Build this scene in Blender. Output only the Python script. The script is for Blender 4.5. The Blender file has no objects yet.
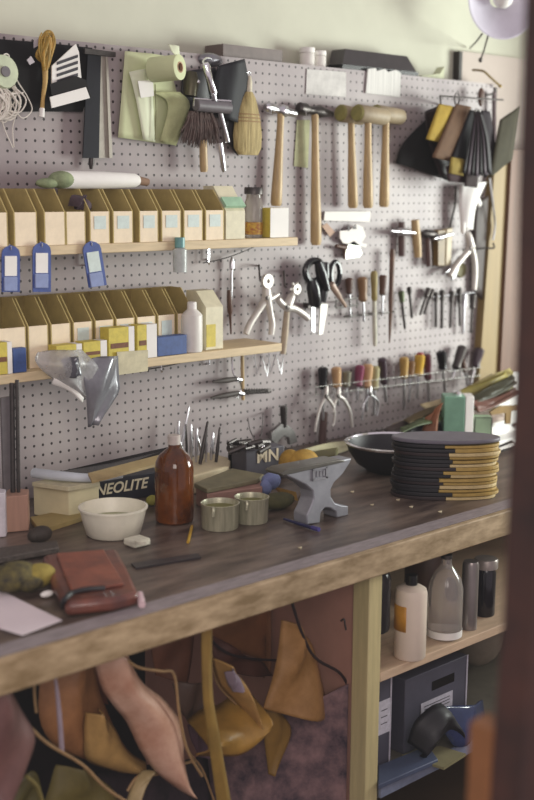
import bpy, bmesh, math, random
from mathutils import Vector, Matrix
random.seed(7)
scn = bpy.context.scene
COL = scn.collection
# ------------------------------------------------------------------ camera model
W, H, F = 534.0, 800.0, 1214.7
YAW, PIT, ROL = .75721, .17433, .0072
CAM = Vector((0, -2.518, 1.70))
fw = Vector((math.sin(YAW)*math.cos(PIT), math.cos(YAW)*math.cos(PIT), -math.sin(PIT)))
r0 = Vector((math.cos(YAW), -math.sin(YAW), 0)); u0 = r0.cross(fw)
rt = r0*math.cos(ROL)+u0*math.sin(ROL); up = -r0*math.sin(ROL)+u0*math.cos(ROL)
def ray(px, py): return fw*F+rt*(px-W/2)+up*(H/2-py)
def P(px, py, y=0.0):
    r = ray(px, py); return CAM+r*((y-CAM.y)/r.y)
def B(px, py, z):
    r = ray(px, py); return CAM+r*((z-CAM.z)/r.z)
def X(px, py, x):
    r = ray(px, py); return CAM+r*((x-CAM.x)/r.x)
def S(p): return (p-CAM).dot(fw)/F          # metres per pixel at p
# ------------------------------------------------------------------ materials
MATS = {}
def lin(h):
    h = h.lstrip('#'); v = [int(h[i:i+2], 16)/255 for i in (0, 2, 4)]
    return [x/12.92 if x <= .04045 else ((x+.055)/1.055)**2.4 for x in v]
def mat(name, col, rough=.6, metal=0, var=.25, scale=30, bump=0.0, stretch=None, col2=None, trans=0, alpha=1, coat=0, emit=0):
    if name in MATS: return MATS[name]
    m = bpy.data.materials.new(name); m.use_nodes = True
    nt = m.node_tree; b = nt.nodes['Principled BSDF']
    a = lin(col); d = lin(col2) if col2 else [x*(1-var) for x in a]
    tc = nt.nodes.new('ShaderNodeTexCoord'); mp = nt.nodes.new('ShaderNodeMapping')
    if stretch: mp.inputs['Scale'].default_value = stretch
    nz = nt.nodes.new('ShaderNodeTexNoise'); nz.inputs['Scale'].default_value = scale
    nz.inputs['Detail'].default_value = 6; nz.inputs['Roughness'].default_value = .65
    cr = nt.nodes.new('ShaderNodeValToRGB')
    cr.color_ramp.elements[0].position = .35; cr.color_ramp.elements[1].position = .65
    cr.color_ramp.elements[0].color = (*d, 1); cr.color_ramp.elements[1].color = (*a, 1)
    L = nt.links.new
    L(tc.outputs['Object'], mp.inputs[0]); L(mp.outputs[0], nz.inputs['Vector'])
    L(nz.outputs[0], cr.inputs[0]); L(cr.outputs[0], b.inputs['Base Color'])
    b.inputs['Roughness'].default_value = rough; b.inputs['Metallic'].default_value = metal
    b.inputs['Transmission Weight'].default_value = trans
    b.inputs['Coat Weight'].default_value = coat; b.inputs['Alpha'].default_value = alpha
    if trans: b.inputs['IOR'].default_value = 1.3
    if bump:
        bp = nt.nodes.new('ShaderNodeBump'); bp.inputs['Strength'].default_value = bump
        bp.inputs['Distance'].default_value = .002
        L(nz.outputs[0], bp.inputs['Height']); L(bp.outputs[0], b.inputs['Normal'])
    MATS[name] = m; return m
def peg_mat():
    m = bpy.data.materials.new('pegboard'); m.use_nodes = True; nt = m.node_tree; L = nt.links.new
    b = nt.nodes['Principled BSDF']; N = nt.nodes.new
    g = N('ShaderNodeNewGeometry'); sx = N('ShaderNodeSeparateXYZ'); L(g.outputs['Position'], sx.inputs[0])
    o = P(51.6, 443.4)
    def mth(op, a, v=None, c=None):
        n = N('ShaderNodeMath'); n.operation = op
        for i, q in enumerate((a, v, c)):
            if q is None: continue
            if isinstance(q, (int, float)): n.inputs[i].default_value = q
            else: L(q, n.inputs[i])
        return n.outputs[0]
    sq = []
    for ax, off in (('X', o.x), ('Z', o.z)):
        t = mth('ADD', sx.outputs[ax], .0127-off % .0254+.0254)
        t = mth('PINGPONG', mth('ADD', t, .0127), .0127)   # 0 at the hole centre
        sq.append(mth('MULTIPLY', t, t))
    dd = mth('SQRT', mth('ADD', sq[0], sq[1]))
    mask = mth('LESS_THAN', dd, .0035)
    nz = N('ShaderNodeTexNoise'); nz.inputs['Scale'].default_value = 5; nz.inputs['Detail'].default_value = 8
    L(g.outputs['Position'], nz.inputs['Vector'])
    cr = N('ShaderNodeValToRGB'); cr.color_ramp.elements[0].position = .3; cr.color_ramp.elements[1].position = .7
    cr.color_ramp.elements[0].color = (*lin('8b7f81'), 1); cr.color_ramp.elements[1].color = (*lin('a79d9b'), 1)
    L(nz.outputs[0], cr.inputs[0])
    mx = N('ShaderNodeMix'); mx.data_type = 'RGBA'; L(mask, mx.inputs[0]); L(cr.outputs[0], mx.inputs[6])
    mx.inputs[7].default_value = (*lin('2c1f22'), 1); L(mx.outputs[2], b.inputs['Base Color'])
    b.inputs['Roughness'].default_value = .5
    bp = N('ShaderNodeBump'); bp.invert = True; bp.inputs['Strength'].default_value = .6; bp.inputs['Distance'].default_value = .003
    L(mask, bp.inputs['Height']); L(bp.outputs[0], b.inputs['Normal'])
    return m
wood = mat('pale_pine', 'd6c09a', .6, 0, .2, 12, .2, (1, 8, 8))
beechy = mat('handle_wood', 'c2a676', .45, 0, .3, 40, .1, (4, 4, .5))
darkwood = mat('dark_wood', '5a3a2a', .5, 0, .4, 40, .1, (4, 4, .5))
olivewood = mat('olive_wood', '9a8a50', .55, 0, .3, 20, .1, (4, 4, .5))
wirem = mat('rack_wire', '8c8a86', .35, .8, .2, 60)
steel = mat('bright_steel', 'd8d8dc', .28, 1, .15, 60)
chrome = mat('chrome', 'f0f0f2', .15, 1, .05, 40)
satin = mat('satin_plate', 'd2cdc6', .4, .3, .1, 60)
dsteel = mat('dark_steel', '55504e', .4, .8, .35, 60, .2)
black = mat('black_leather', '17131a', .5, 0, .4, 40, .3)
blackpl = mat('black_plastic', '121014', .25, 0, .3, 30)
white = mat('white_plastic', 'e4e0d8', .4, 0, .08, 30)
paper = mat('white_paper', 'e9e6e0', .7, 0, .06, 12)
cream = mat('cream_card', 'dccfae', .7, 0, .15, 20)
kraft = mat('kraft_card', 'b8a468', .75, 0, .2, 25, .1)
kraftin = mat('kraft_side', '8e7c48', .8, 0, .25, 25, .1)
binfront = mat('bin_front', 'f0dfc2', .7, 0, .12, 30)
label_m = mat('pale_label', 'cfdcd6', .6, 0, .15, 60)
rubber = mat('grey_rubber', '6a6468', .5, 0, .2, 40)
yellow = mat('yellow_card', 'd2c050', .6, 0, .2, 60)
blue = mat('blue_card', '3c5690', .5, 0, .3, 60)
# ------------------------------------------------------------------ mesh builder
UNDER = False; ZMIN = None
class M:
    def __init__(s): s.b = bmesh.new()
    def box(s, x0, x1, y0, y1, z0, z1, rz=0, piv=None):
        c = Vector(((x0+x1)/2, (y0+y1)/2, (z0+z1)/2)) if piv is None else Vector(piv)
        R = Matrix.Rotation(rz, 3, 'Z')
        v = [s.b.verts.new(c+R@(Vector((x, y, z))-c)) for x in (x0, x1) for y in (y0, y1) for z in (z0, z1)]
        for f in ((0, 1, 3, 2), (4, 6, 7, 5), (0, 4, 5, 1), (2, 3, 7, 6), (0, 2, 6, 4), (1, 5, 7, 3)):
            s.b.faces.new([v[i] for i in f])
        return s
    def prism(s, pts, d):
        """closed outline of 3-D points swept by the vector d"""
        d = Vector(d); a = [s.b.verts.new(p) for p in pts]; c = [s.b.verts.new(Vector(p)+d) for p in pts]
        n = len(a); s.b.faces.new(a); s.b.faces.new(c[::-1])
        for i in range(n): s.b.faces.new((a[i], c[i], c[(i+1) % n], a[(i+1) % n]))
        return s
    def pp(s, px, y, th=.003):
        return s.prism([P(a, b, y) for a, b in px], (0, th, 0))
    def tube(s, pts, r, seg=10, smooth=0, cap=True):
        pts = [Vector(p) for p in pts]
        if not isinstance(r, (list, tuple)): r = [r]*len(pts)
        if smooth:
            q, rr = [], []
            for i in range(len(pts)-1):
                p0 = pts[max(i-1, 0)]; p1 = pts[i]; p2 = pts[i+1]; p3 = pts[min(i+2, len(pts)-1)]
                for k in range(smooth):
                    t = k/smooth
                    q.append(.5*((2*p1)+(p2-p0)*t+(2*p0-5*p1+4*p2-p3)*t*t+(3*p1-p0-3*p2+p3)*t**3))
                    rr.append(r[i]*(1-t)+r[i+1]*t)
            q.append(pts[-1]); rr.append(r[-1]); pts, r = q, rr
        rings = []; n = None
        for i, p in enumerate(pts):
            t = (pts[min(i+1, len(pts)-1)]-pts[max(i-1, 0)])
            if t.length < 1e-9: t = Vector((0, 0, 1))
            t.normalize()
            if n is None: n = t.orthogonal().normalized()
            else:
                n = n-t*n.dot(t)
                n = n.normalized() if n.length > 1e-6 else t.orthogonal().normalized()
            bb = t.cross(n)
            rings.append([s.b.verts.new(p+(n*math.cos(2*math.pi*k/seg)+bb*math.sin(2*math.pi*k/seg))*max(r[i], 1e-5)) for k in range(seg)])
        for a, c in zip(rings, rings[1:]):
            for k in range(seg): s.b.faces.new((a[k], a[(k+1) % seg], c[(k+1) % seg], c[k]))
        if cap: s.b.faces.new(rings[0][::-1]); s.b.faces.new(rings[-1])
        return s
    def tp(s, px, y, r, seg=8, smooth=0):
        """tube through pixels on the plane y (or each with its own y); r in px"""
        pts = [P(q[0], q[1], q[2] if len(q) > 2 else y) for q in px]
        k = S(pts[0]); rr = [a*k for a in r] if isinstance(r, (list, tuple)) else r*k
        return s.tube(pts, rr, seg, smooth)
    def turn(s, a, b, y, prof, seg=14):
        """turned handle from pixel a to pixel b; prof = [(t, radius px)]"""
        A, C = P(*a, y), P(*b, y); k = S(A)
        return s.tube([A+(C-A)*t for t, _ in prof], [r*k for _, r in prof], seg)
    def lathe(s, c, prof, seg=28, axis=None, closed=False):
        """profile [(r, h)] in metres about the z axis through c"""
        c = Vector(c); rings = []
        Rm = Vector((0, 0, 1)).rotation_difference(Vector(axis).normalized()).to_matrix() if axis is not None else Matrix.Identity(3)
        for r, h in prof:
            rings.append([s.b.verts.new(c+Rm@Vector((max(r, 1e-5)*math.cos(2*math.pi*k/seg), max(r, 1e-5)*math.sin(2*math.pi*k/seg), h))) for k in range(seg)])
        for a, d in zip(rings, rings[1:]):
            for k in range(seg): s.b.faces.new((a[k], a[(k+1) % seg], d[(k+1) % seg], d[k]))
        if closed:
            a, d = rings[-1], rings[0]
            for k in range(seg): s.b.faces.new((a[k], a[(k+1) % seg], d[(k+1) % seg], d[k]))
        else:
            s.b.faces.new(rings[0][::-1]); s.b.faces.new(rings[-1])
        return s
    def lp(s, c, prof, seg=28, closed=False, axis=None):
        k = S(c); return s.lathe(c, [(r*k, h*k*1.01) for r, h in prof], seg, axis, closed)
    def ell(s, c, rx, ry, rz, rot=None, nx=12):
        ret = bmesh.ops.create_uvsphere(s.b, u_segments=nx+4, v_segments=nx, radius=1)
        R = (rot or Matrix.Identity(3))
        for v in ret['verts']: v.co = Vector(c)+R@Vector((v.co.x*rx, v.co.y*ry, v.co.z*rz))
        return s
    def ring(s, c, R, r, nrm=(0, 1, 0), seg=20, sx=1, sz=1):
        nrm = Vector(nrm).normalized(); u = nrm.orthogonal().normalized() if abs(nrm.y) < .99 else Vector((1, 0, 0)); v = nrm.cross(u)
        pts = [Vector(c)+u*R*sx*math.cos(2*math.pi*i/seg)+v*R*sz*math.sin(2*math.pi*i/seg) for i in range(seg+1)]
        return s.tube(pts, r, 8, cap=False)
    def sheet(s, A, C, n=18, m=8, wave=.0, bulge=.0, ph=0, plane=None):
        """curved sheet between two pixel rails [(px,py,y)] """
        def cr(p, n):
            out = []
            for j in range(n+1):
                t = j/n*(len(p)-1); i = min(int(t), len(p)-2); t -= i
                q = [Vector(p[max(i-1, 0)]), Vector(p[i]), Vector(p[i+1]), Vector(p[min(i+2, len(p)-1)])]
                out.append(.5*((2*q[1])+(q[2]-q[0])*t+(2*q[0]-5*q[1]+4*q[2]-q[3])*t*t+(3*q[1]-q[0]-3*q[2]+q[3])*t**3))
            return out
        a = cr([P(*q) for q in A], n); c = cr([P(*q) for q in C], n)
        rows = []
        for j in range(n+1):
            row = []
            for i in range(m+1):
                u = i/m; p = a[j]*(1-u)+c[j]*u
                p = p+Vector((0, -bulge*math.sin(math.pi*u)+wave*math.sin(u*7+j*.35+ph)*math.sin(math.pi*u), wave*.3*math.sin(j*.5+u*3+ph)))
                if UNDER: p = Vector((min(p.x, px0-.044-.002*m+.002*i), min(p.y, -.03), min(max(p.z, .01), BZ-.045)))
                if ZMIN is not None: p = Vector((p.x, p.y, max(p.z, ZMIN)))
                row.append(s.b.verts.new(p))
            rows.append(row)
        for j in range(n):
            for i in range(m): s.b.faces.new((rows[j][i], rows[j][i+1], rows[j+1][i+1], rows[j+1][i]))
        return s
    def text(s, txt, size, origin, xdir, ydir, th=.0005, shear=0):
        cu = bpy.data.curves.new('t', 'FONT'); cu.body = txt; cu.size = size; cu.shear = shear; cu.extrude = th; cu.offset = size*.02
        o = bpy.data.objects.new('t', cu); COL.objects.link(o); bpy.context.view_layer.update()
        me = bpy.data.meshes.new_from_object(o.evaluated_get(bpy.context.evaluated_depsgraph_get()))
        bpy.data.objects.remove(o); bpy.data.curves.remove(cu)
        xd, yd = Vector(xdir).normalized(), Vector(ydir).normalized(); zd = xd.cross(yd)
        for v in me.vertices: v.co = Vector(origin)+xd*v.co.x+yd*v.co.y+zd*v.co.z
        s.b.from_mesh(me); bpy.data.meshes.remove(me); return s
SMOOTH_OFF = set()
def part(name, m, material, parent=None, bevel=0, solid=0, smooth=True, label=None, sub=0):
    me = bpy.data.meshes.new(name); bmesh.ops.recalc_face_normals(m.b, faces=m.b.faces[:]) ; m.b.to_mesh(me); m.b.free()
    o = bpy.data.objects.new(name, me); COL.objects.link(o); me.materials.append(material)
    if parent: o.parent = parent
    if smooth:
        for p in me.polygons: p.use_smooth = True
        try: me.set_sharp_from_angle(angle=math.radians(38))
        except Exception: pass
    if bevel:
        b = o.modifiers.new('b', 'BEVEL'); b.width = bevel; b.segments = 2; b.limit_method = 'ANGLE'
    if solid:
        b = o.modifiers.new('s', 'SOLIDIFY'); b.thickness = solid; b.offset = 0
    if sub:
        b = o.modifiers.new('u', 'SUBSURF'); b.levels = b.render_levels = sub
    if label: o['label'] = label
    return o
def root(name, label, cat, group=None):
    o = bpy.data.objects.new(name, None); COL.objects.link(o); o.empty_display_size = .02
    o['label'] = label; o['category'] = cat
    if group: o['group'] = group
    return o
def solo(name, m, material, label, cat, group=None, **k):
    o = part(name, m, material, None, **k); o['label'] = label; o['category'] = cat
    if group: o['group'] = group
    return o
def struct(name, m, material, **k):
    o = part(name, m, material, None, **k); o['kind'] = 'structure'; return o
NUM = ['first', 'second', 'third', 'fourth', 'fifth', 'sixth', 'seventh', 'eighth', 'ninth', 'tenth', 'eleventh', 'twelfth', 'thirteenth', 'fourteenth', 'fifteenth']
# ------------------------------------------------------------------ the room
wallm = mat('cream_green_plaster', 'c9c9b6', .8, 0, .1, 3)
struct('wall_back', M().box(-2.5, 4.4, .10, .16, 0, 3.2), wallm)
pil = P(462, 62, .075).x
struct('trim_1', M().box(pil, 3.9, .075, .099, 0, P(462, 47, 0).z), mat('cream_paint', 'b9aca2', .7, 0, .08, 4))
struct('trim_shade', M().box(pil-.016, pil-.001, .073, .099, P(457, 77, 0).z-.3, P(460, 47, 0).z), mat('shade_strip', '2e2622', .6))  # shaded left side of the pilaster, put in as a dark strip
casing = mat('tan_casing', '917a4a', .6, 0, .2, 5, .1, (6, 6, .6))
struct('trim_3', M().pp([(496, 150), (517, 150), (498, 420), (476, 420)], -.03, .03), casing)
struct('trim_4', M().pp([(512, 150), (560, 150), (548, 440), (497, 440)], -.042, .04), mat('brown_casing', '6c4a36', .6, 0, .25, 6, .1, (6, 6, .6)))
struct('floor', M().box(-2.5, 4.4, -4, .16, -.05, 0), mat('floor_boards', '5a4636', .6, 0, .3, 4))
rw = M()
for y0, y1, z0, z1 in ((-4, -1.75, 0, 3.2), (-.22, .10, 0, 3.2), (-1.75, -.22, 0, 1.0), (-1.75, -.22, 2.35, 3.2)): rw.box(3.9, 3.98, y0, y1, z0, z1)
struct('wall_right', rw, wallm)
fr = M()
for a in ((-1.75, -1.71, 1.0, 2.35), (-.26, -.22, 1.0, 2.35), (-1.75, -.22, 1.0, 1.04), (-1.75, -.22, 2.31, 2.35), (-1.0, -.97, 1.0, 2.35)): fr.box(3.91, 3.95, *a)
struct('window_1', fr, white)
# pegboard
BZ = .935
pb_r = P(494, 88, 0).x; pb_t = P(492, 84, 0).z
peg = root('pegboard', 'large grey-mauve pegboard panel covered with hanging tools', 'pegboard')
part('board', M().box(.6, pb_r, 0, .006, BZ+.001, pb_t), peg_mat(), peg)
part('edge_strip', M().box(pb_r, pb_r+.012, -.004, .03, .86, pb_t-.01), mat('dark_edge', '3a2a24', .6), peg)
part('top_rail', M().box(.6, pb_r, .008, .098, pb_t-.035, pb_t-.005), darkwood, peg)
# ------------------------------------------------------------------ workbench
BZ = .935
bench = root('workbench', 'long worn dark wooden workbench running under the pegboard', 'workbench')
topm = mat('worn_bench_top', '75655a', .36, 0, .3, 7, .3, (.7, 3, 1), col2='3a2c28')
edgem = mat('bench_edge', 'bda684', .6, 0, .3, 12, .2, (1, 3, 3), col2='86704e')
part('worktop', M().box(.5, 3.88, -.845, -.001, BZ-.035, BZ), topm, bench)
part('apron', M().box(.5, 3.88, -.863, -.846, BZ-.060, BZ+.001), edgem, bench, bevel=.003)
part('edge_strip', M().box(.5, 3.88, -.846, -.80, BZ+.0003, BZ+.002), mat('lavender_lit_rim', '9a9092', .5, 0, .35, 20, 0, (1, 5, 1)), bench)  # front-lit rim of the worktop, put in as a paler strip
px0 = P(381, 640, -.83).x
zs = P(381, 673, -.83).z; zl = P(381, 778, -.81).z
leg = part('leg', M().box(px0-.042, px0, -.83, -.782, 0, BZ-.036), mat('pale_post', 'cdbf8c', .6, 0, .2, 10, .1, (6, 6, .5)), bench, bevel=.002)
part('leg', M().box(3.3, 3.34, -.83, -.782, 0, BZ-.036), MATS['pale_post'], bench, bevel=.002)
part('divider_panel', M().box(px0-.036, px0-.02, -.780, -.002, 0, BZ-.036), mat('pink_plywood', 'b98a78', .7, 0, .15, 8), bench)
part('bottle_shelf', M().box(px0+.001, 3.299, -.83, -.02, zs-.022, zs), mat('pinkish_pine', 'd0b496', .6, 0, .2, 10, .1, (1, 8, 8)), bench, bevel=.002)
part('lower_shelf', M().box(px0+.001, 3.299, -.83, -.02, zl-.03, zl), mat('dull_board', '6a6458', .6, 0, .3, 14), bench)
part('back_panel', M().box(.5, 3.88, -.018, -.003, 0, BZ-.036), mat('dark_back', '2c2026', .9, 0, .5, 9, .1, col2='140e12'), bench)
part('dark_mark', M().tube([X(341, 621, px0-.038), X(344, 619, px0-.038), X(345, 624, px0-.038), X(346, 630, px0-.038)], .002, 6, 3), dsteel, bench)
# ------------------------------------------------------------------ wall shelves
def shelf(xr, zt, label):
    s = root('wall_shelf', label, 'shelf')
    part('board', M().box(.7, xr, -.15, -.001, zt-.022, zt), wood, s, bevel=.002)
    for x in (1.3, 1.75, 2.15):
        part('bracket', M().tube([(x, -.001, zt-.06), (x, -.012, zt-.06), (x, -.012, zt-.024)], .0025), steel, s)
    return s
Z1, Z2 = P(297, 237, -.15).z-.001, P(280, 343, -.15).z-.001
shelf(P(298, 240, -.15).x, Z1, 'upper pale pine wall shelf carrying the row of cream bins and the glass jar')
shelf(P(282, 345, -.15).x, Z2, 'lower pale pine wall shelf carrying bins, yellow boxes and a white bottle')
def cbin(px, px1, ztop, Z, yf, slope, dep, label, group, tag=None):
    x0, x1 = P(px, 300, yf).x, P(px1, 300, yf).x
    # keep x from the real plane: verticals
    r = root('parts_bin', label, 'bin', group); t = .003; zf, zb = ztop, ztop+slope[1]; yb = yf+dep
    for x in (x0, x1-t):
        prof = [(yf, Z), (yf, zf), (yf+slope[0], zb), (yb, zb), (yb, Z)]
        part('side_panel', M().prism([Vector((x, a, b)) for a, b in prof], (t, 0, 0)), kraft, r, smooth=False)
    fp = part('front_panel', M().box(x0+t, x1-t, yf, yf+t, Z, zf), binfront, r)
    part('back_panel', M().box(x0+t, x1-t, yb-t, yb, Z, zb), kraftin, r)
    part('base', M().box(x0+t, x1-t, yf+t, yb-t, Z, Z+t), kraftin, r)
    if tag: part('label_card', M().box(x0+(x1-x0)*.22, x0+(x1-x0)*.8, yf-.0012, yf-.0002, Z+(zf-Z)*.45, Z+(zf-Z)*.86), label_m, fp)
u = [(-16, 10), (16, 39), (46, 67), (67.5, 87), (91, 111), (114, 134), (140, 159), (162, 181.5), (184, 203), (205.5, 224)]
yF = -.145
zt1 = P(100, 211.5, yF).z
for i, (a, b) in enumerate(u):
    # open bin without flap for number four
    cbin(a, b, zt1, Z1+.0005, yF, (.042, .052) if i != 3 else (.02, .004), .13, f'{NUM[i]} cream-fronted cardboard parts bin from the left on the upper shelf', 'cream cardboard bins on the upper shelf', tag=i > 3)
l2 = [(-4, 25), (27, 47.5), (50, 70), (72.5, 92), (94.5, 113.5), (115.5, 134.5), (136.5, 155.5), (157.5, 175), (177, 194)]
yF2 = -.108; zt2 = P(100, 320.5, yF2).z
for i, (a, b) in enumerate(l2):
    cbin(a, b, zt2, Z2+.0005, yF2, (.052, .062), .10, f'{NUM[i]} brown-topped cardboard parts bin from the left on the lower shelf', 'cardboard bins on the lower shelf', tag=i > 2)
# dark things in the gap of the fourth upper bin
g = P(77, 200, -.10)
solo('leather_scrap', M().sheet([(68, 206, -.10), (72, 196, -.11), (80, 193, -.10)], [(76, 210, -.12), (84, 203, -.13), (87, 197, -.11)], 10, 8, .012, .01).ell(g+Vector((.012, -.006, -.014)), .022, .02, .018), mat('mauve_scrap', '54424a', .8, 0, .4, 30, .5), 'crumpled dark leather scrap inside the open upper-shelf bin', 'leather scrap')
# rolled paper on top of bins
rr = root('paper_roll', 'long white paper roll in green wrapping lying on top of the upper bins', 'paper roll')
a, b = P(62, 179, -.085), P(138, 181, -.085)
a.z = b.z = zt1+.052+.021
part('roll', M().tube([a, a+(b-a)*.5, b-(b-a)*.05, b], [.021, .021, .017, .012], 20), paper, rr)
part('core', M().tube([b-(b-a)*.01, b+Vector((.03, 0, -.004))], [.0115, .009], 14), mat('roll_core', '8d6f58', .8), rr)
part('green_wrap', M().ell(a, .035, .026, .0205).ell(a+Vector((-.04, -.0, -.008)), .03, .02, .012), mat('green_cloth', '93a078', .8, 0, .4, 50, .6), rr)
# upper shelf right: carton, jar, yellow box
def boxpx(name, x0, x1, ytop, Z, yf, dep, m, label, cat, group=None, bevel=.001, parent=None, top=None):
    a = P(x0, (ytop+30), yf).x; c = P(x1, (ytop+30), yf).x; z = P((x0+x1)/2, ytop, yf).z
    mm = M().box(a, c, yf, yf+dep, Z, z)
    if parent: return part(name, mm, m, parent, bevel=bevel), (a, c, Z, z)
    return solo(name, mm, m, label, cat, group, bevel=bevel), (a, c, Z, z)
ca = root('gable_carton', 'tall pale gable-top carton with teal flap after the last upper-shelf bin', 'carton')
ya = -.145
x0, x1 = P(226, 220, ya).x, P(245, 220, ya).x
z1 = P(235, 211, ya).z; z2 = P(235, 186, ya+.05).z
part('body', M().prism([Vector((x0, p, q)) for p, q in ((ya, Z1+.001), (ya, z1), (ya+.05, z2), (ya+.09, z2), (ya+.09, Z1+.001))], (x1-x0, 0, 0)), mat('carton_cream', 'ddd6b8', .6, 0, .15, 40), ca)
part('teal_flap', M().prism([Vector((x0-.001, ya+.003, z1+.008)), Vector((x0-.001, ya+.022, z1+.03)), Vector((x0-.001, ya+.018, z1+.036)), Vector((x0-.001, ya-.003, z1+.013))], (x1-x0+.002, 0, 0)), mat('teal_paper', 'a9cfae', .6), ca)
jr = root('glass_jar', 'clear glass jar with dark lid and red-yellow label on the upper shelf', 'jar')
c = P(253.5, 235, -.10); c.z = Z1+.001
glass = mat('clear_glass', 'b8b0a8', .1, 0, .1, 10, trans=.6)
part('body', M().lp(c, [(0, 0), (8.5, 0), (9, 2), (9, 34), (7.5, 38), (7.5, 42)]), glass, jr)
part('lid', M().lp(c, [(0, 42.2), (9.5, 42.2), (9.5, 48), (8.8, 49), (0, 49)]), dsteel, jr)
part('label_band', M().lp(c, [(9.15, 3), (9.25, 3), (9.25, 15), (9.15, 15)], closed=True), mat('red_yellow_label', 'c9a93c', .6, 0, .2, 90, col2='8a3326', stretch=(1, 1, 3)), jr)
yb = root('small_carton', 'small square yellow box with white face at the right end of the upper shelf', 'box')
bx, (q0, q1, _, qz) = boxpx('box', 270, 288, 208, Z1+.001, -.14, .055, yellow, None, None, parent=yb)
part('white_face', M().box(q0, q1, -.1415, -.1403, Z1+.001, qz), paper, yb)
# lower shelf goods
def ybox(x0, x1, x2, yt, yf, dep, label):
    r = root('small_carton', label, 'box', 'small yellow boxes on the lower shelf')
    o, (q0, q1, _, z) = boxpx('carton_body', x0, x1, yt, Z2+.001, yf, dep, yellow, None, None, parent=r)
    part('print_band', M().box(q0+.006, q1-.002, yf-.0012, yf-.0003, Z2+.004+(z-Z2)*.35, Z2+.004+(z-Z2)*.5), mat('brown_print', '7a4a2a', .6, 0, .4, 120), r)
    part('white_end', M().box(q1+.0002, P(x2, 350, yf).x, yf, yf+dep, Z2+.001, z), paper, r)
ybox(109, 129, 134.5, 327.5, -.148, .036, 'square yellow printed box with white end standing on the lower shelf')
ybox(137.5, 147, 157, 325, -.148, .036, 'narrow yellow box with broad white end on the lower shelf')
ybox(84, 101, 107, 341.5, -.148, .034, 'low yellow box next to the square yellow box on the lower shelf')
ybox(57, 77, 82, 345, -.148, .034, 'flat yellow box behind the hanging plastic bag')
ybox(-12, 8, 12, 343, -.148, .034, 'flat yellow box at the left edge of the lower shelf')
boxpx('tape_box', 158, 187, 336, Z2+.001, -.146, .03, blue, 'flat blue box beside the white bottle on the lower shelf', 'box')
boxpx('tape_box', 14, 27, 348, Z2+.001, -.148, .02, blue, 'small blue packet lying left of the hanging plastic bag', 'packet')
bo = root('white_bottle', 'white plastic shouldered bottle standing on the lower shelf', 'bottle')
c = P(192, 340, -.125); c.z = Z2+.001
part('body', M().lp(c, [(0, 0), (10, 0), (10.5, 2), (10.5, 36), (8, 39), (4.5, 42)]), white, bo)
part('cap', M().lp(c, [(0, 42), (4.8, 42), (4.6, 49), (0, 49.5)]), paper, bo)
ca = root('gable_carton', 'white and yellow gable carton at the right end of the lower shelf', 'carton')
x0, x1 = P(206, 320, -.13).x, P(223, 320, -.13).x
z1 = P(214, 307, -.13).z; z2 = P(210, 290, -.09).z
part('body', M().prism([Vector((x0, p, q)) for p, q in ((-.13, Z2+.001), (-.13, z1), (-.09, z2), (-.05, z2), (-.05, Z2+.001))], (x1-x0, 0, 0)), MATS['carton_cream'], ca)
part('yellow_band', M().box(x0+.001, x0+(x1-x0)*.55, -.1312, -.1302, Z2+.008, Z2+(z1-Z2)*.6), yellow, ca)
# blue cards hung under the upper shelf
for i, (xc, yt, yb_, tilt, lab) in enumerate(((11, 246, 292, 0, 'blue blister card with white label hanging leftmost under the upper shelf'), (42, 243, 292, 0, 'blue blister card with white label hanging second under the upper shelf'), (95, 242, 287, 9, 'tilted dark blue blister card with green label under the upper shelf'))):
    r = root('blister_card', lab, 'packet', 'blue cards hanging under the upper shelf')
    w = 9
    def q(a, b): # tilt about the top
        t = math.radians(tilt); dx, dy = a, b; return (xc-4*(tilt > 0)+dx*math.cos(t)+dy*math.sin(t), yt+dy*math.cos(t)-dx*math.sin(t))
    ou = [q(-w, 8), q(-w+1, 4), q(-5, 1), q(0, -1), q(5, 1), q(w-1, 4), q(w, 8), q(w, yb_-yt), q(-w, yb_-yt)]
    part('card', M().pp(ou, -.158, .003), mat('blue_blister', '44589a' , .4, 0, .3, 40), r)
    part('label_card', M().pp([q(-6, 10), q(6, 10), q(6, 30), q(-6, 30)], -.1595, .0012), label_m if tilt else paper, r)
    part('blister', M().pp([q(-6.5, 31), q(6.5, 31), q(6.5, 45), q(-6.5, 45)], -.163, .0045), mat('milky_blister', '8f9cc4' if not tilt else '50648c', .3, 0, .2, 40), r, bevel=.001)
    part('hook', M().tube([P(*q(0, 4), -.158), P(*q(0, 4), -.158)+Vector((0, -.002, .006)), P(*q(0, 4), -.158)+Vector((0, .006, .012))], .0012), steel, r)
# small vial under the shelf
v = root('small_vial', 'small clear vial with teal cap hanging under the upper shelf', 'vial')
c = P(180, 272, -.158)
part('body', M().lp(c, [(0, 0), (7, 0), (7, 22), (4, 24)]), mat('milky_vial', 'd6dcd8', .2, 0, .2, 60, trans=.3), v)
part('cap', M().lp(c, [(0, 24.2), (5, 24.2), (5, 34), (0, 34)]), mat('teal_cap', '6fa3a0', .4), v)
# hooks and wire
for x, y0, y1 in ((208, 244, 262), (161, 357, 370)):
    solo('wire_hook', M().tp([(x, y0, -.0), (x, y0, -.02), (x, y1, -.02), (x+1, y1+2, -.028)], 0, .9), chrome, 'short bright wire hook hanging under the %s shelf' % ('upper' if y0 < 300 else 'lower'), 'hook')
solo('loose_wire', M().tp([(203, 263, -.012), (222, 259, -.02), (240, 253, -.02), (256, 246, -.012)], 0, .6, 6, 6), dsteel, 'thin dark wire strung on the pegboard under the upper shelf', 'wire')
solo('loose_wire', M().tp([(112, 374, -.012), (150, 369, -.02), (180, 363, -.02), (226, 350, -.012)], 0, .6, 6, 6), dsteel, 'thin dark wire strung on the pegboard under the lower shelf', 'wire')
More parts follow.
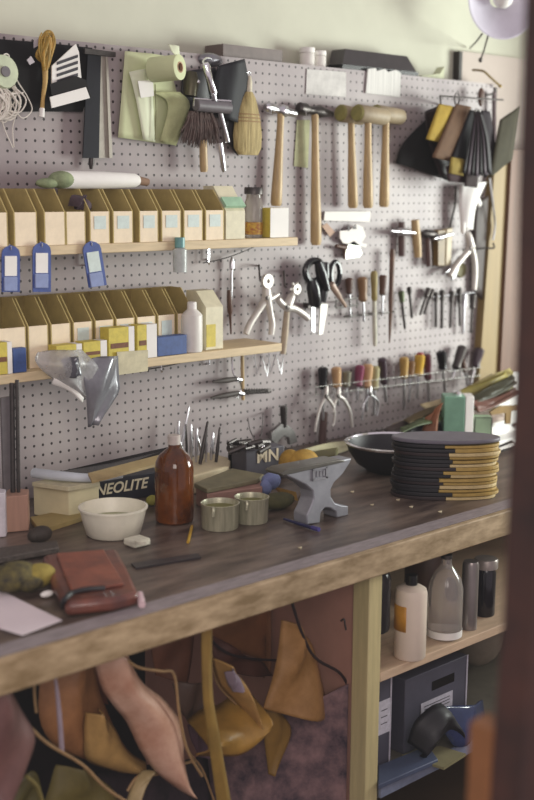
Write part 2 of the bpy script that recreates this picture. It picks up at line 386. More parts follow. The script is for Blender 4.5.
# ------------------------------------------------------------------ things on top of the board
LT = pb_t-.004
def ontop(name, x0, x1, yt, ybk, m, label, cat, y=.03, d=.05):
    a, b = P(x0, yt+8, y).x, P(x1, yt+8, y).x
    return a, b
a = P(222, 52, .02); b = P(281, 60, .02)
r = root('picture_frame', 'thin dark wooden frame lying along the top of the pegboard', 'frame')
z = P(250, 47, .02).z
part('rail', M().box(a.x, b.x, .015, .03, LT, z).box(a.x, b.x, .075, .09, LT, z).box(a.x, a.x+.015, .03, .075, LT, z).box(b.x-.015, b.x, .03, .075, LT, z), mat('mauve_wood', '6d5f5a', .5), r)
part('panel', M().box(a.x+.015, b.x-.015, .03, .075, LT, z-.008), rubber, r)
for xc, w, h, lab in ((307, 7.5, 20, 'left'), (319, 7, 18, 'right')):
    r = root('white_jar', f'small white lidded jar on top of the pegboard, {lab} one of the two', 'jar', 'white jars on top of the pegboard')
    c = P(xc, 64, .05); c.z = LT
    part('body', M().lp(c, [(0, 0), (w, 0), (w, h*.7), (w*.9, h*.75)]), white, r)
    part('lid', M().lp(c, [(0, h*.76), (w*1.03, h*.76), (w*1.03, h), (0, h)]), paper, r)
r = root('flat_black_box', 'flat black sloping box lying on top of the pegboard', 'box')
a, b = P(342, 66, .01).x, P(418, 66, .01).x; zt = P(380, 53, .03).z
part('base', M().box(a, b, .008, .092, LT, LT+.018), blackpl, r)
part('lid', M().prism([(a+.005, .012, LT+.019), (b-.005, .012, LT+.019), (b-.03, .03, zt), (a+.035, .03, zt)], (0, .055, 0)), mat('charcoal', '3c3638', .5), r)
r = root('small_pale_tray', 'small pale paper fold standing at the top right of the pegboard', 'paper')
a = P(422, 76, .02).x; b = P(444, 76, .02).x
part('fold', M().prism([(a, .02, LT), (b, .02, LT), (b, .02, LT+.045), (b-.02, .02, LT+.022), (a, .02, LT+.01)], (0, .03, 0)), mat('greenish_paper', 'c0c4a4', .7), r)
# lamp reflector
lm = root('lamp_reflector', 'round white metal lamp reflector with wire legs at the top right', 'lamp')
c = P(503, -2, -.12)
n = (Vector((-.42, -.80, -.10))).normalized(); k = S(c)
prof = [(9, 14), (12, 13), (20, 10), (30, 4), (38, -4), (40, -5), (38.5, -5), (30, 2), (20, 8), (12, 11), (9, 12)]
sd = part('shade', M().lathe(c, [(r_*k, h*k) for r_, h in prof], 40, axis=-n, closed=True), mat('lavender_white_enamel', 'd8d4e0', .3, 0, .12, 14), lm)
part('bulb', M().ell(c, .032, .032, .032), paper, sd)
part('wire_leg', M().tp([(482, 34, -.11), (476, 42, -.04), (470, 48, 0.09)], 0, .9), dsteel, lm)
part('wire_leg', M().tp([(488, 36, -.11), (484, 50, -.02), (480.5, 60, -.005)], 0, .9), dsteel, lm)
part('knob', M().ell(P(480.5, 60, -.006), .008, .006, .008), dsteel, lm)
solo('bent_hook', M().tp([(472, 70, -.005), (483, 71, -.03), (490, 77, -.03), (500, 86, -.02)], 0, 1.1, 8, 4).ell(P(500, 86, -.02), .006, .006, .006), mat('brass_wire', '8a7440', .35, .8), 'bent brass wire hook on the cream post under the lamp', 'hook')
# notes on the board
solo('paper_note', M().pp([(307, 69), (346, 72), (346, 97), (306, 94)], -.003, .001), MATS.get('x') or mat('note_grey', 'd2cfca', .7), 'plain white paper note taped to the upper pegboard', 'note')
solo('ribbed_note', M().pp([(368, 69), (376, 68), (377, 71), (385, 69), (388, 72), (396, 70), (401, 73), (400, 97), (366, 93)], -.006, .004), mat('ribbed_paper', 'dcdad4', .6, 0, .35, 10, 0, (22, 1, .3)), 'white ribbed folded paper pinned above the mallets', 'note')
solo('paper_note', M().pp([(297, 120), (310, 120), (308, 168), (294, 166)], -.003, .001), mat('green_note', 'bcbf94', .7), 'pale green paper strip hanging behind the hammers', 'note')
# ------------------------------------------------------------------ hanging goods at the upper left
solo('black_sheet', M().sheet([(-25, 37, -.012), (-25, 75, -.014), (-25, 112, -.012)], [(92, 48, -.012), (94, 80, -.02), (82, 112, -.012)], 12, 16, .004), mat('very_dark_matte', '0b0709', .95, 0, .4, 20, .2), 'black sheet hanging behind the string and the straw bundle', 'leather', solid=.003)  # plain near-black matte sheet behind the string
r = root('string_skein', 'tangled white string hanging from a round spool at the left edge', 'string')
c = P(2, 72, -.05)
part('spool', M().lathe(c, [(.0, -.012), (.036, -.012), (.038, -.004), (.038, .004), (.036, .012), (.0, .012)], 26, axis=(0.1, -1, 0.1)), mat('green_white_spool', 'c4cdae', .6, 0, .2, 40), r)
part('core', M().lathe(c+Vector((0, -.013, 0)), [(0, 0), (.012, 0), (.012, .004), (0, .004)], 18, axis=(0.1, -1, 0.1)), rubber, r)
strm = mat('white_string', 'ddd6cc', .8, 0, .1, 60)
part('hanging_loop', M().tp([(1, 60, -.04), (5, 54, -.035), (9, 56, -.03), (7, 63, -.04)], 0, .7, 6, 5), strm, r)
for i in range(26):
    x = random.uniform(-8, 14); w = random.uniform(6, 16); d = random.uniform(18, 34); y0 = 84+random.uniform(-4, 6); yy = -.03-random.random()*.04
    part('strand', M().tp([(x, y0, yy), (x+w, y0+d*.5, yy-.006), (x+w*.5, y0+d, yy), (x-w*.5, y0+d*.85, yy+.004), (x-w*.3, y0+d*.35, yy), (x+w*.8, y0+d*.25, yy)], 0, .75, 6, 6), strm, r)
part('strand', M().tp([(12, 62, -.05), (17, 80, -.045), (27, 96, -.04), (32, 110, -.04), (22, 118, -.04), (12, 104, -.04)], 0, .7, 5, 6), strm, r)
part('strand', M().tp([(0, 112, -.04), (5, 130, -.03), (13, 148, -.02)], 0, .7, 5, 6), strm, r)
part('strand', M().tp([(21, 106, -.04), (13, 125, -.03), (14, 147, -.02)], 0, .7, 5, 6), strm, r)
r = root('straw_bundle', 'golden dried straw bundle tied at the neck hanging from the board top', 'bundle')
gold = mat('golden_straw', 'b98d38', .6, 0, .35, 60, .4, (3, 3, .5), col2='7e6a24')
part('loops', M().tp([(44, 66, -.03), (41, 55, -.04), (41, 42, -.04), (46, 33, -.035), (51, 33, -.035), (54, 42, -.04), (51, 54, -.04), (47, 68, -.03)], 0, 2.1, 8, 6).tp([(44, 70, -.04), (43, 58, -.05), (47, 44, -.05), (50, 38, -.05), (49, 54, -.05), (46, 70, -.04)], 0, 1.9, 8, 5).tp([(43, 62, -.03), (37, 56, -.035), (42, 46, -.04), (46, 52, -.04), (45, 66, -.04)], 0, 1.9, 8, 5), gold, r)
for k_ in range(14):
    dx = random.uniform(-7, 8); part('strand', M().tp([(45, 68, -.045), (44+dx*.6, 55, -.05), (46+dx, 42+random.uniform(-3, 6), -.05), (48+dx*.9, 32+random.uniform(0, 8), -.045)], 0, .7, 6, 5), gold, r)
part('tail', M().tp([(45, 66, -.035), (45, 82, -.035), (43, 98, -.03), (42, 110, -.03)], 0, [3.2, 2.6, 2.1, 2.2], 10, 5), mat('pale_straw', 'c8a460', .6, 0, .3, 60, .3, (3, 3, .5)), r)
part('white_tip', M().turn((42, 108), (41.5, 117), -.03, [(0, 2.4), (.1, 2.8), (1, 3)]), paper, r)
part('side_tag', M().pp([(34, 41), (39, 38), (38, 46), (34, 48)], -.04, .002).pp([(27, 60), (31, 56), (35, 62), (30, 65)], -.045, .002), mat('lilac_tag', 'b8b0b4', .5), r)
r = root('printed_package', 'white paper packet with black print and black lower band, tilted', 'packet')
part('sheet', M().pp([(52, 66), (76, 44), (79, 52), (82, 84), (52, 92)], -.035, .004), paper, r)
part('black_band', M().pp([(50, 84), (76, 76), (86, 80), (91, 97), (54, 109)], -.042, .007), blackpl, r)
part('white_box_face', M().pp([(50, 97), (86, 87), (90, 98), (52, 108)], -.046, .003), paper, r)
pr_ = M()
for k in range(4):
    pr_.pp([(57, 62+k*6), (78, 54.5+k*6.2), (78, 57.5+k*6.2), (57, 65+k*6)], -.0365, .001)
part('print', pr_, mat('ink', '37333c', .6, 0, .5, 150), r)
r = root('steel_square', 'black steel carpenter square hanging next to a grey rule', 'tool')
part('blade', M().pp([(88, 50), (101, 52), (99, 158), (83, 158)], -.03, .003), mat('black_steel', '1b1a22', .35, .5), r)
part('stock', M().pp([(85, 48), (116, 52), (116, 57), (85, 54)], -.036, .009), dsteel, r, bevel=.001)
solo('dark_file', M().turn((95, 110), (91, 169), -.018, [(0, 3), (.9, 3), (1, 1.5)]), dsteel, 'slim dark file hanging behind the black steel square', 'file')
solo('steel_rule', M().pp([(101, 56), (106, 57), (112, 158), (99, 158)], -.026, .002).pp([(106, 57), (108, 57), (112.6, 158), (109.5, 158)], -.032, .006), mat('grey_beige_metal', 'a8a196', .4, .4, .2, 30), 'long grey beige steel rule with bright edge hanging beside the black square', 'ruler')
# sheets of greenish paper with roll
gp = mat('yellow_green_paper', 'ccd2a6', .7, 0, .12, 8)
gp2 = mat('pale_green_paper', 'dde2c4', .7, 0, .12, 8)
r = root('hanging_pattern_papers', 'yellow-green pattern papers hanging in a sheaf on the pegboard', 'papers')
part('sheet', M().sheet([(125, 51, -.02), (122, 90, -.016), (118, 137, -.014)], [(166, 56, -.02), (178, 100, -.02), (176, 146, -.014)], 10, 10, .004), gp, r, solid=.001)
part('sheet', M().sheet([(129, 72, -.03), (136, 100, -.03), (143, 139, -.03)], [(150, 68, -.03), (153, 100, -.03), (155, 142, -.03)], 8, 5, .003), gp2, r, solid=.001)
part('sheet', M().sheet([(150, 92, -.034), (168, 104, -.034), (160, 140, -.03)], [(180, 92, -.034), (190, 106, -.034), (176, 146, -.03)], 8, 5, .003), mat('mid_green_paper', 'b9bd8c', .7), r, solid=.001)
part('tape', M().pp([(138, 81), (153, 80), (154, 96), (141, 98)], -.038, .002), paper, r)
part('dark_fold', M().tp([(155, 84, -.037), (156, 110, -.037), (155, 140, -.037)], 0, .5), mat('fold_line', '77754c', .7), r)
r = root('paper_roll', 'short yellow-green paper roll with core shaded by a black plug on the hanging papers', 'paper roll')
a = P(152, 70, -.045); b = a+Vector((.028, -.075, .004)); k = .0305
ax = (b-a).normalized(); Ln = (b-a).length
part('roll', M().lathe(a, [(.012, 0), (.03, 0), (.031, .002), (.031, Ln), (.029, Ln+.001), (.013, Ln+.001)], 26, axis=ax, closed=True), gp, r)
part('core', M().lathe(a, [(.0105, 0.001), (.0135, .001), (.0135, Ln+.002), (.0105, Ln+.002)], 20, axis=ax, closed=True), mat('tan_core', 'b08a6a', .7), r)
part('core_shade_plug', M().lathe(a, [(0, .002), (.0104, .002), (.0104, Ln-.006), (0, Ln-.006)], 16, axis=ax), blackpl, r)  # black plug standing in for the shade inside the core
part('loose_end', M().sheet([(168, 44, -.06), (172, 52, -.07)], [(179, 46, -.06), (180, 60, -.07)], 5, 5, .002), gp2, r, solid=.001)
# brayer cluster
r = root('leather_pouch', 'black leather pouch and straps hanging behind the roller', 'pouch')
part('strap', M().sheet([(183, 72, -.02), (182, 95, -.02), (186, 118, -.02)], [(215, 68, -.02), (225, 92, -.02), (240, 118, -.02)], 10, 8, .006), black, r, solid=.004)
part('body', M().sheet([(218, 66, -.03), (214, 90, -.03), (222, 118, -.03)], [(244, 59, -.035), (248, 88, -.03), (238, 124, -.03)], 10, 8, .005, .012), mat('blue_black_leather', '12121a', .7, 0, .4, 30), r, solid=.005)
part('flap', M().sheet([(225, 118, -.02), (226, 140, -.02)], [(240, 112, -.02), (238, 156, -.02)], 8, 6, .003), black, r, solid=.004)
r = root('round_brush', 'round dark bristle brush head with tan handle pointing down', 'brush')
m = M()
for i in range(420):
    t = random.random(); q_ = random.uniform(-1, 1)
    a_ = P(200+q_*11, 113+random.uniform(-2, 4), -.05+random.uniform(-.014, .01)); b_ = P(200+q_*19+random.uniform(-2, 2), 134+random.uniform(0, 15)-abs(q_)*5, -.05+random.uniform(-.02, .018))
    m.tube([a_, (a_+b_)/2+Vector((0, -.004, 0)), b_], [.0022, .0024, .0006], 5)
part('bristle_head', m, mat('brown_bristle', '5c4842', .75, 0, .5, 60), r)
part('handle', M().turn((203, 140), (204, 172), -.05, [(0, 3.8), (.9, 4.2), (1, 3.4)]), beechy, r)
part('ferrule', M().turn((192, 72), (190, 96), -.035, [(0, 5), (.4, 8), (1, 7)]), mat('olive_metal', '55503c', .4, .5), r)
solo('chrome_ball', M().ell(P(198, 82, -.05), .006, .006, .006), chrome, 'small bright metal ball stud left of the roller handle', 'stud')
r = root('brayer_roller', 'chrome-framed grey rubber brayer roller hanging by its handle', 'roller')
part('handle', M().turn((205, 63), (214, 96), -.07, [(0, 3.2), (.08, 4.6), (.5, 3.6), (.9, 4.4), (1, 3)]), chrome, r)
part('hanging_hook', M().tp([(206, 66, -.06), (203, 62, -.05), (207, 58, -.03), (216, 60, 0)], 0, 1, 8, 4), chrome, r)
part('frame', M().tp([(194, 106, -.07), (194, 98.5, -.07), (231, 101, -.07), (231, 109, -.07)], 0, .9, 8), chrome, r)
part('rubber_roller', M().turn((195.5, 105), (229.5, 108), -.07, [(0, 5.2), (.02, 6), (.98, 6), (1, 5.2)], 20), rubber, r)
part('bolt', M().turn((213, 94), (215, 101), -.075, [(0, 3), (1, 2.4)]), steel, r)
r = root('steel_tube_tool', 'slim bright steel rod hanging right of the round brush', 'tool')
part('rod', M().turn((220, 112), (228, 142), -.06, [(0, 2.5), (1, 2.4)]).turn((220, 143), (224, 172), -.05, [(0, 2.8), (.9, 2.6), (1, 1.6)]), steel, r)
r = root('dome_cap', 'grey metal dome hung above the roller at the top edge of the board', 'dome')
part('dome', M().ell(P(210, 60, .0), .042, .02, .018), mat('grey_dome', '8c8a90', .35, .6), r)
# whisk broom
r = root('whisk_broom', 'small straw whisk broom with stitched bands hanging bristles down', 'brush')
straw = mat('broom_straw', 'b5a06a', .7, 0, .45, 90, .9, (2, 2, .12), col2='7d6c3c')
A = P(247, 92, -.03)
def flat_loft(pts, y, th):
    m = M(); rings = []
    for x, yy, hw, ty in pts:
        c = P(x, yy, y); k = S(c)*1.35
        rings.append([m.b.verts.new(c+Vector((hw*k*math.cos(a), ty*math.sin(a), 0))) for a in [2*math.pi*i/20 for i in range(20)]])
    for a, b in zip(rings, rings[1:]):
        for i in range(20): m.b.faces.new((a[i], a[(i+1) % 20], b[(i+1) % 20], b[i]))
    m.b.faces.new(rings[0]); m.b.faces.new(rings[-1][::-1]); return m
part('bristles', flat_loft([(248, 92, 3.5, .012), (248, 98, 7, .014), (247.5, 108, 10, .015), (247.5, 120, 12.5, .015), (247.5, 135, 14.2, .014), (247.5, 148, 13.5, .013), (248, 155, 9.5, .011)], -.03, .015), straw, r)
part('neck', M().turn((249, 76), (248.5, 95), -.03, [(0, 2.2), (.3, 3.4), (1, 3.8)]), mat('neck_wrap', 'cfc6ae', .5), r)
part('loop', M().ring(P(249, 74, -.03), .006, .0012), steel, r)
for yy, hw in ((114.5, 11.9), (118, 12.6), (121.5, 13.1)):
    part('stitched_band', flat_loft([(247.5, yy-.6, hw, .0165), (247.5, yy+.6, hw, .0165)], -.03, .016), mat('stitch_thread', '8d6c40', .7), r)
# ------------------------------------------------------------------ hammers
def hammer(label, hp, hr, top, bot, hw, hm, y=-.03, hd=None, dark=None, name='hammer', grp='hammers hanging on the pegboard'):
    """hp: head axis pixels (a, b); handle from top to bot"""
    r = root(name, label, 'hammer', grp)
    part('head', M().turn(hp[0], hp[1], y, hr, 18), hm, r)
    part('handle', M().turn(top, bot, y, [(0, hw*.75), (.15, hw*.7), (.45, hw*.85), (.8, hw*1.1), (.97, hw*1.15), (1, hw*.9)], 16), beechy, r)
    part('hook', M().tube([P(hp[0][0]+8, hp[0][1]+7, 0), P(hp[0][0]+8, hp[0][1]+7, y-.015), P(hp[0][0]+8, hp[0][1]+3, y-.02)], .002), steel, r)
hs = [(0, 3), (.05, 5.2), (.22, 5.4), (.3, 3.4), (.42, 3.6), (.5, 6.5), (.62, 6.2), (.7, 3.8), (.85, 4), (.95, 3.4), (1, 1.8)]
hammer('first hammer from the whisk broom, with bright cross-peen steel head', ((265, 107), (297, 114)), hs, (281, 112), (276, 206), 5, steel)
hammer('second hammer from the whisk broom, longest handle, dark steel head', ((298, 108), (332, 114)), [(0, 4), (.04, 6), (.2, 6.2), (.3, 4), (.45, 4.4), (.6, 6.6), (.75, 5), (1, 2.6)], (315, 114), (316, 245), 5, dsteel)
raw = mat('rawhide', 'a09074', .6, 0, .25, 20, .2)
rawend = mat('rawhide_end', '8a8448', .6, 0, .3, 20)
for i, (hp, top, bot, lab) in enumerate((
    (((341, 113), (362, 117)), (351, 118), (353, 208), 'rawhide mallet, leftmost of the three mallets hanging side by side'),
    (((358, 113), (385, 117)), (368, 118), (368, 208), 'rawhide mallet with broad round face in the middle of the three mallets'),
    (((376, 113), (401, 117)), (386, 118), (384, 207), 'rawhide mallet, rightmost of the three mallets, next to the leather strips'))):
    r = root('rawhide_mallet', lab, 'mallet', 'rawhide mallets on the pegboard')
    yc = -.092 if i == 1 else -.034
    a_, b_ = P(*hp[0], yc-.004), P(*hp[1], yc)
    part('head', M().tube([a_, a_+(b_-a_)*.04, a_+(b_-a_)*.96, b_], [.0225, .025, .024, .022], 22), raw, r)
    part('face', M().tube([a_-(b_-a_)*.06, a_-(b_-a_)*.005], [.021, .0245], 22), rawend, r)
    part('handle', M().turn(top, bot, yc, [(0, 3.4), (.3, 3.6), (.7, 4.8), (.97, 5.2), (1, 4)], 16), beechy, r)
# small sign cards, tag, half-moon knife
solo('paper_note', M().pp([(325, 211.5), (371, 211.5), (370, 222), (324, 220.5)], -.012, .002), paper, 'bright white narrow card pinned below the mallets', 'note')
r = root('white_plate_card', 'white rounded plastic card with small dark marks below the mallets', 'card')
part('card', M().pp([(340, 231), (350, 230), (357, 224), (363, 227), (366, 236), (362, 243), (367, 244), (366, 247.5), (343, 243), (340, 238)], -.02, .004), paper, r)
part('mark', M().pp([(348, 226), (349.5, 226), (349.5, 231), (348, 231)], -.021, .001).pp([(353, 227), (356, 225), (357, 229), (354.5, 229)], -.024, .001), mat('grey_ink', '5a5656', .6), r)
solo('tan_tag', M().pp([(322, 226), (327, 223), (335, 232), (330, 237)], -.01, .002), mat('tan_tag', 'b08c72', .6), 'small tan leather tag left of the white plastic card', 'tag')
r = root('half_moon_knife', 'half-moon leather knife with pale blade and dark handle', 'knife')
part('blade', M().pp([(346, 259), (345, 252), (349, 244), (354, 241), (359, 245), (362, 253), (360, 257)], -.02, .002), mat('pale_blade', 'b9bfae', .3, .4), r)
part('handle', M().turn((336, 246), (346, 248), -.02, [(0, 1.8), (1, 2.4)]).turn((345, 246), (344, 259), -.02, [(0, 2), (1, 1)]), darkwood, r)
# ------------------------------------------------------------------ hanging dark leathers and straps
r = root('bundle_with_shade', 'dark leather strip and painted bundle shadow right of the mallets', 'leather')
part('sheet', M().sheet([(424, 122, -.03), (402, 146, -.03), (396, 163, -.02)], [(446, 105, -.05), (452, 140, -.05), (450, 182, -.03)], 12, 12, .008), mat('very_dark_matte', '1b1218'), r, solid=.004)  # near-black sheet standing in for the bundle's cast shadow
part('strip', M().sheet([(425, 112, -.05), (428, 140, -.05), (440, 176, -.05)], [(438, 106, -.06), (446, 140, -.06), (462, 178, -.06)], 12, 6, .006), mat('oxblood', '241418', .5, 0, .4, 30), r, solid=.004)
solo('hanging_rail', M().tp([(440, 96, -.09), (503, 100, -.09)], 0, .9).tp([(441, 105, 0), (440, 96, -.09)], 0, .9), dsteel, 'thin steel rail wire carrying the leather strips', 'rail')
br = root('bracket', 'dark metal bracket standing out at the top right corner of the pegboard', 'bracket')
part('arm', M().tp([(494, 92, -.02), (494.5, 142, -.02)], 0, 2.1, 8), mat('mauve_metal', '6d5c5e', .5, .3), br)
part('cross_bar', M().tp([(486, 95, -.02), (495, 94, -.02)], 0, 1.2, 8), dsteel, br)
strips = [
 ((439, 104), (455, 107), (441, 143), (426, 139), 'a88c2e', -.10, 'yellow ochre leather strip, first on the rail'),
 ((456, 104), (471, 107), (451, 162), (432, 157), '664a32', -.105, 'long brown leather strip, second on the rail'),
 ((470, 110), (484, 112), (465, 172), (448, 168), '121014', -.108, 'black leather strip hanging behind the fanned strips'),
 ((451, 157), (466, 160), (463, 176), (449, 173), '8e7a30', -.115, 'short olive-yellow leather strip end at the bottom of the fan'),
 ((446, 166), (466, 172), (464, 183), (448, 181), '3a2226', -.10, 'dark maroon strip end lowest at the left of the fan'),
 ((467, 160), (479, 162), (477, 188), (464, 186), '2e1e1e', -.112, 'dark brown strip end hanging lowest in the fan'),
 ((482, 110), (490, 112), (499, 168), (484, 178), '2a2228', -.112, 'dark strip on the right side of the fan'),
 ((500, 120), (520, 106), (512, 160), (489, 178), '3c3824', -.125, 'broad olive leather strip beside the cream post')]
for a, b, c, d, colr, y, lab in strips:
    solo('leather_strip', M().sheet([(a[0], a[1], y), ((a[0]+d[0])/2, (a[1]+d[1])/2, y-.006), (d[0], d[1], y)], [(b[0], b[1], y), ((b[0]+c[0])/2, (b[1]+c[1])/2, y-.006), (c[0], c[1], y)], 10, 5, .002), mat('strip_'+colr, colr, .85, 0, .25, 30, .2), lab, 'leather strip', 'leather strips on the rail', solid=.003)
for i in range(7):
    x = 465+i*4.2; y = -.128-.004*i
    solo('leather_strip', M().sheet([(475.5+i*.6, 112, y), (470+i*2.6, 138, y-.008), (x-2, 176-abs(i-3), y)], [(477.5+i*.6, 112, y), (473+i*2.6, 138, y-.004), (x+1.6, 177-abs(i-3), y)], 10, 3), mat('fan_grey' if i % 2 else 'fan_dark', '584e56' if i % 2 else '1c161a', .65, 0, .25, 30), f'{NUM[i]} narrow strip of the grey and dark fanned bundle below the ring', 'leather strip', 'fanned narrow strips', solid=.003)
solo('strap_ring', M().ring(P(477, 113, -.13), .012, .003).ring(P(457, 99, -.10), .012, .0025, sz=1.5), dsteel, 'dark metal rings holding the fanned strips', 'ring')
solo('trim_knife', M().ell(P(481, 97, -.04), .014, .008, .03), darkwood, 'dark wooden knob beside the bracket at the pegboard corner', 'knob')
# thin wires below
solo('curved_wire', M().tp([(456, 186, -.03), (455, 205, -.03), (451, 222, -.02), (450, 232, -.02)], 0, .9, 8, 5), dsteel, 'curved wire hanging left of the white gloves', 'wire')
solo('curved_wire', M().tp([(490, 178, -.05), (493, 205, -.05), (495, 225, -.04), (493, 240, -.04)], 0, 1.1, 8, 5), steel, 'long curved cable hanging right of the white gloves', 'wire')
# white glove / cloth
glv = mat('bright_white_cloth', 'f4f2ee', .8, 0, .05, 20)
r = root('white_glove', 'bright white cloth glove hanging below the leather strips', 'glove')
part('palm', M().sheet([(460, 184, -.04), (459, 205, -.04), (461, 228, -.04)], [(486, 182, -.04), (476, 204, -.05), (472, 230, -.04)], 12, 8, .004, .015), glv, r, solid=.005)
part('thumb', M().turn((474, 196), (480, 206), -.045, [(0, 4), (.8, 3.4), (1, 1.5)]), glv, r)
for i in range(3):
    part('finger', M().turn((463+i*4, 222), (463+i*3.6, 234-i*2), -.045, [(0, 2.6), (.8, 2.4), (1, 1)]), glv, r)
solo('dark_pouch', M().sheet([(478, 200, -.02), (474, 230, -.02), (474, 290, -.02)], [(488, 196, -.02), (486, 230, -.02), (482, 300, -.02)], 10, 5, .004), mat('dark_edge', '3a2a24'), 'dark narrow leather sheath hanging beside the white pliers', 'sheath', solid=.006)
# ------------------------------------------------------------------ pliers
def pliers(label, pivot, jaw, hl, hr, m, y, w=3, spur=None, tag=None, name='pliers', grp=None):
    r = root(name, label, 'pliers', grp)
    part('jaw', M().turn(pivot, jaw, y, [(0, w*1.4), (.4, w*1.2), (.8, w), (1, w*.5)], 12), m, r)
    part('handle', M().tp([pivot]+hl, y, [w*1.2]+[w*.9]*(len(hl)-1)+[w*.8], 10, 5), m, r)
    part('handle', M().tp([pivot]+hr, y-.006, [w*1.2]+[w*.9]*(len(hr)-1)+[w*.8], 10, 5), m, r)
    part('rivet', M().lathe(P(*pivot, y-.016), [(0, 0), (.006, 0), (.006, .004), (0, .005)], 14, axis=(0, -1, 0)), dsteel, r)
    return r
r = pliers('white revolving punch pliers, larger and left of the pair', (267, 298), (266, 283), [(259, 310), (250, 324), (246, 334)], [(270, 312), (272, 324), (271, 335)], satin, -.05, 3.8)
part('punch_wheel', M().lathe(P(266, 281, -.055), [(.006, 0), (.020, 0), (.020, .01), (.006, .01)], 18, axis=(0, -1, 0), closed=True), satin, r)
part('spur', M().turn((268, 300), (279, 294), -.055, [(0, 3), (.6, 2.6), (1, 1.2)]), satin, r)
r = pliers('white revolving punch pliers with spiked wheel, smaller and right of the pair', (287, 307), (293, 293), [(282, 304), (278, 299)], [(295, 309), (303, 314), (308, 319)], satin, -.05, 3.9)
pw_ = part('punch_wheel', M().lathe(P(295, 289, -.055), [(.005, 0), (.015, 0), (.015, .01), (.005, .01)], 18, axis=(0, -1, 0), closed=True), satin, r)
for k in range(6):
    a = math.radians(60*k); c = P(295, 289, -.06)
    part('punch_tube', M().tube([c+Vector((math.cos(a), 0, math.sin(a)))*.011, c+Vector((math.cos(a), 0, math.sin(a)))*.021], [.004, .003], 8), satin, pw_)
part('handle', M().turn((287, 310), (283, 354), -.045, [(0, 3), (.5, 3.6), (1, 3)]), mat('beige_grip', 'b5a48c', .5), r)
for x0, y0 in ((259, 266), (284, 272)):
    solo('peg_hook', M().tp([(x0, y0, 0), (x0, y0, -.03), (x0+1, y0+14, -.045), (x0+3, y0+15, -.05)], 0, 1, 8, 3), dsteel, 'dark peg hook holding the %s white punch pliers' % ('larger' if x0 < 270 else 'smaller'), 'hook')
# thin tools left of the pliers
solo('awl', M().turn((232, 257), (231, 304), -.02, [(0, 1), (.1, 2.6), (.25, 2.4), (.28, 1.2), (.9, 1.4), (1, .5)]), steel, 'slim bright awl hanging above the end of the lower shelf', 'awl')
solo('awl', M().turn((229, 290), (231, 334), -.02, [(0, 2), (.2, 2.8), (.5, 2.6), (.55, 1.4), (1, .8)]), darkwood, 'slim dark-handled awl standing at the end of the lower shelf', 'awl')
# black shears with white-sheathed blades
r = root('shears', 'large shiny black ring-handled shears hanging with other dark tools', 'shears')
part('ring_grip', M().ring(P(314, 271, -.05), .031, .0105, (0.15, 1, 0), 24, 1, .95), blackpl, r)
part('ring_grip', M().ring(P(335, 274, -.05), .022, .008, (0, 1, 0), 24, .9, 1.6), blackpl, r)
part('shank', M().turn((312, 280), (316, 306), -.05, [(0, 5), (.3, 7), (.8, 7), (1, 5)]), blackpl, r)
part('shank', M().turn((326, 262), (322, 302), -.056, [(0, 3), (.3, 5), (.8, 5), (1, 4)]), blackpl, r)
part('blade', M().pp([(321, 304), (328, 304), (323, 334), (319, 335)], -.045, .004), satin, r)
part('strap', M().turn((318, 262), (326, 290), -.062, [(0, 4), (.4, 6), (1, 5)]), blackpl, r)
part('blade', M().pp([(312, 304), (315, 304), (315, 333), (312, 331)], -.045, .003), steel, r)
solo('screwdriver', M().turn((331, 284), (346, 307), -.07, [(0, 3.5), (.5, 3), (.6, 2), (.97, 1.8), (1, 1)]), mat('rosy_handle', 'b49a88', .4), 'rosy tan tool leaning across the wire rack beside the black shears', 'tool')
solo('tube_rack', M().pp([(308, 303), (325, 304), (325, 309), (308, 308)], -.03, .02), dsteel, 'small dark metal clip rack below the black shears', 'rack')
# wire rack and wood-handled tools
r = root('wire_rack', 'small white wire tool rack below the half-moon knife', 'rack')
m = M()
for yy in (300, 307): m.tp([(336, yy+1, -.04), (357, yy-2, -.04)], 0, .9)
for x in (336, 342, 350, 357): m.tp([(x, 300, -.04), (x, 308, -.04)], 0, .7)
m.tp([(336, 302, -.04), (336, 302, 0)], 0, .7)
part('wire_frame', m, wirem, r)
r = root('long_rack', 'long thin steel tool rail with clips under the wooden handles', 'rack')
m = M(); m.tp([(344, 317, -.03), (395, 312, -.03)], 0, .9)
for x in (348, 360, 371, 382, 392): m.ring(P(x, 316-(x-344)*.09, -.03), .01, .0018, (0, 0, 1), 12)
part('rail', m, wirem, r)
def driver(a, b, hw, hm, frac, label, y=-.035, sh=1.3, name='screwdriver', cat='screwdriver', shaft=steel, grp=None):
    r = root(name, label, cat, grp)
    mid = (a[0]+(b[0]-a[0])*frac, a[1]+(b[1]-a[1])*frac)
    part('handle', M().turn(a, mid, y, [(0, hw*.6), (.08, hw), (.4, hw*.95), (.7, hw*.8), (.9, hw*.9), (1, hw*.5)], 14), hm, r)
    part('shaft', M().turn(mid, b, y, [(0, sh), (.9, sh), (1, sh*.8)]), shaft, r)
midwood = mat('mid_wood', '8a6844', .4, 0, .3, 40, .1, (4, 4, .5))
driver((349, 278), (350, 318), 4, darkwood, .4, 'dark wooden tool handle standing behind the small wire rack', -.02)
driver((362, 277), (364, 322), 5.2, midwood, .55, 'awl with fat brown wooden handle left of the long olive tool')
driver((374, 271), (375, 346), 3.6, olivewood, .4, 'long tool with olive wooden handle and long pale shaft', sh=2.2, shaft=mat('pale_shaft', 'cfccb8', .4))
driver((383, 275), (382, 316), 4, darkwood, .5, 'short dark wooden handled tool left of the tapered stick')
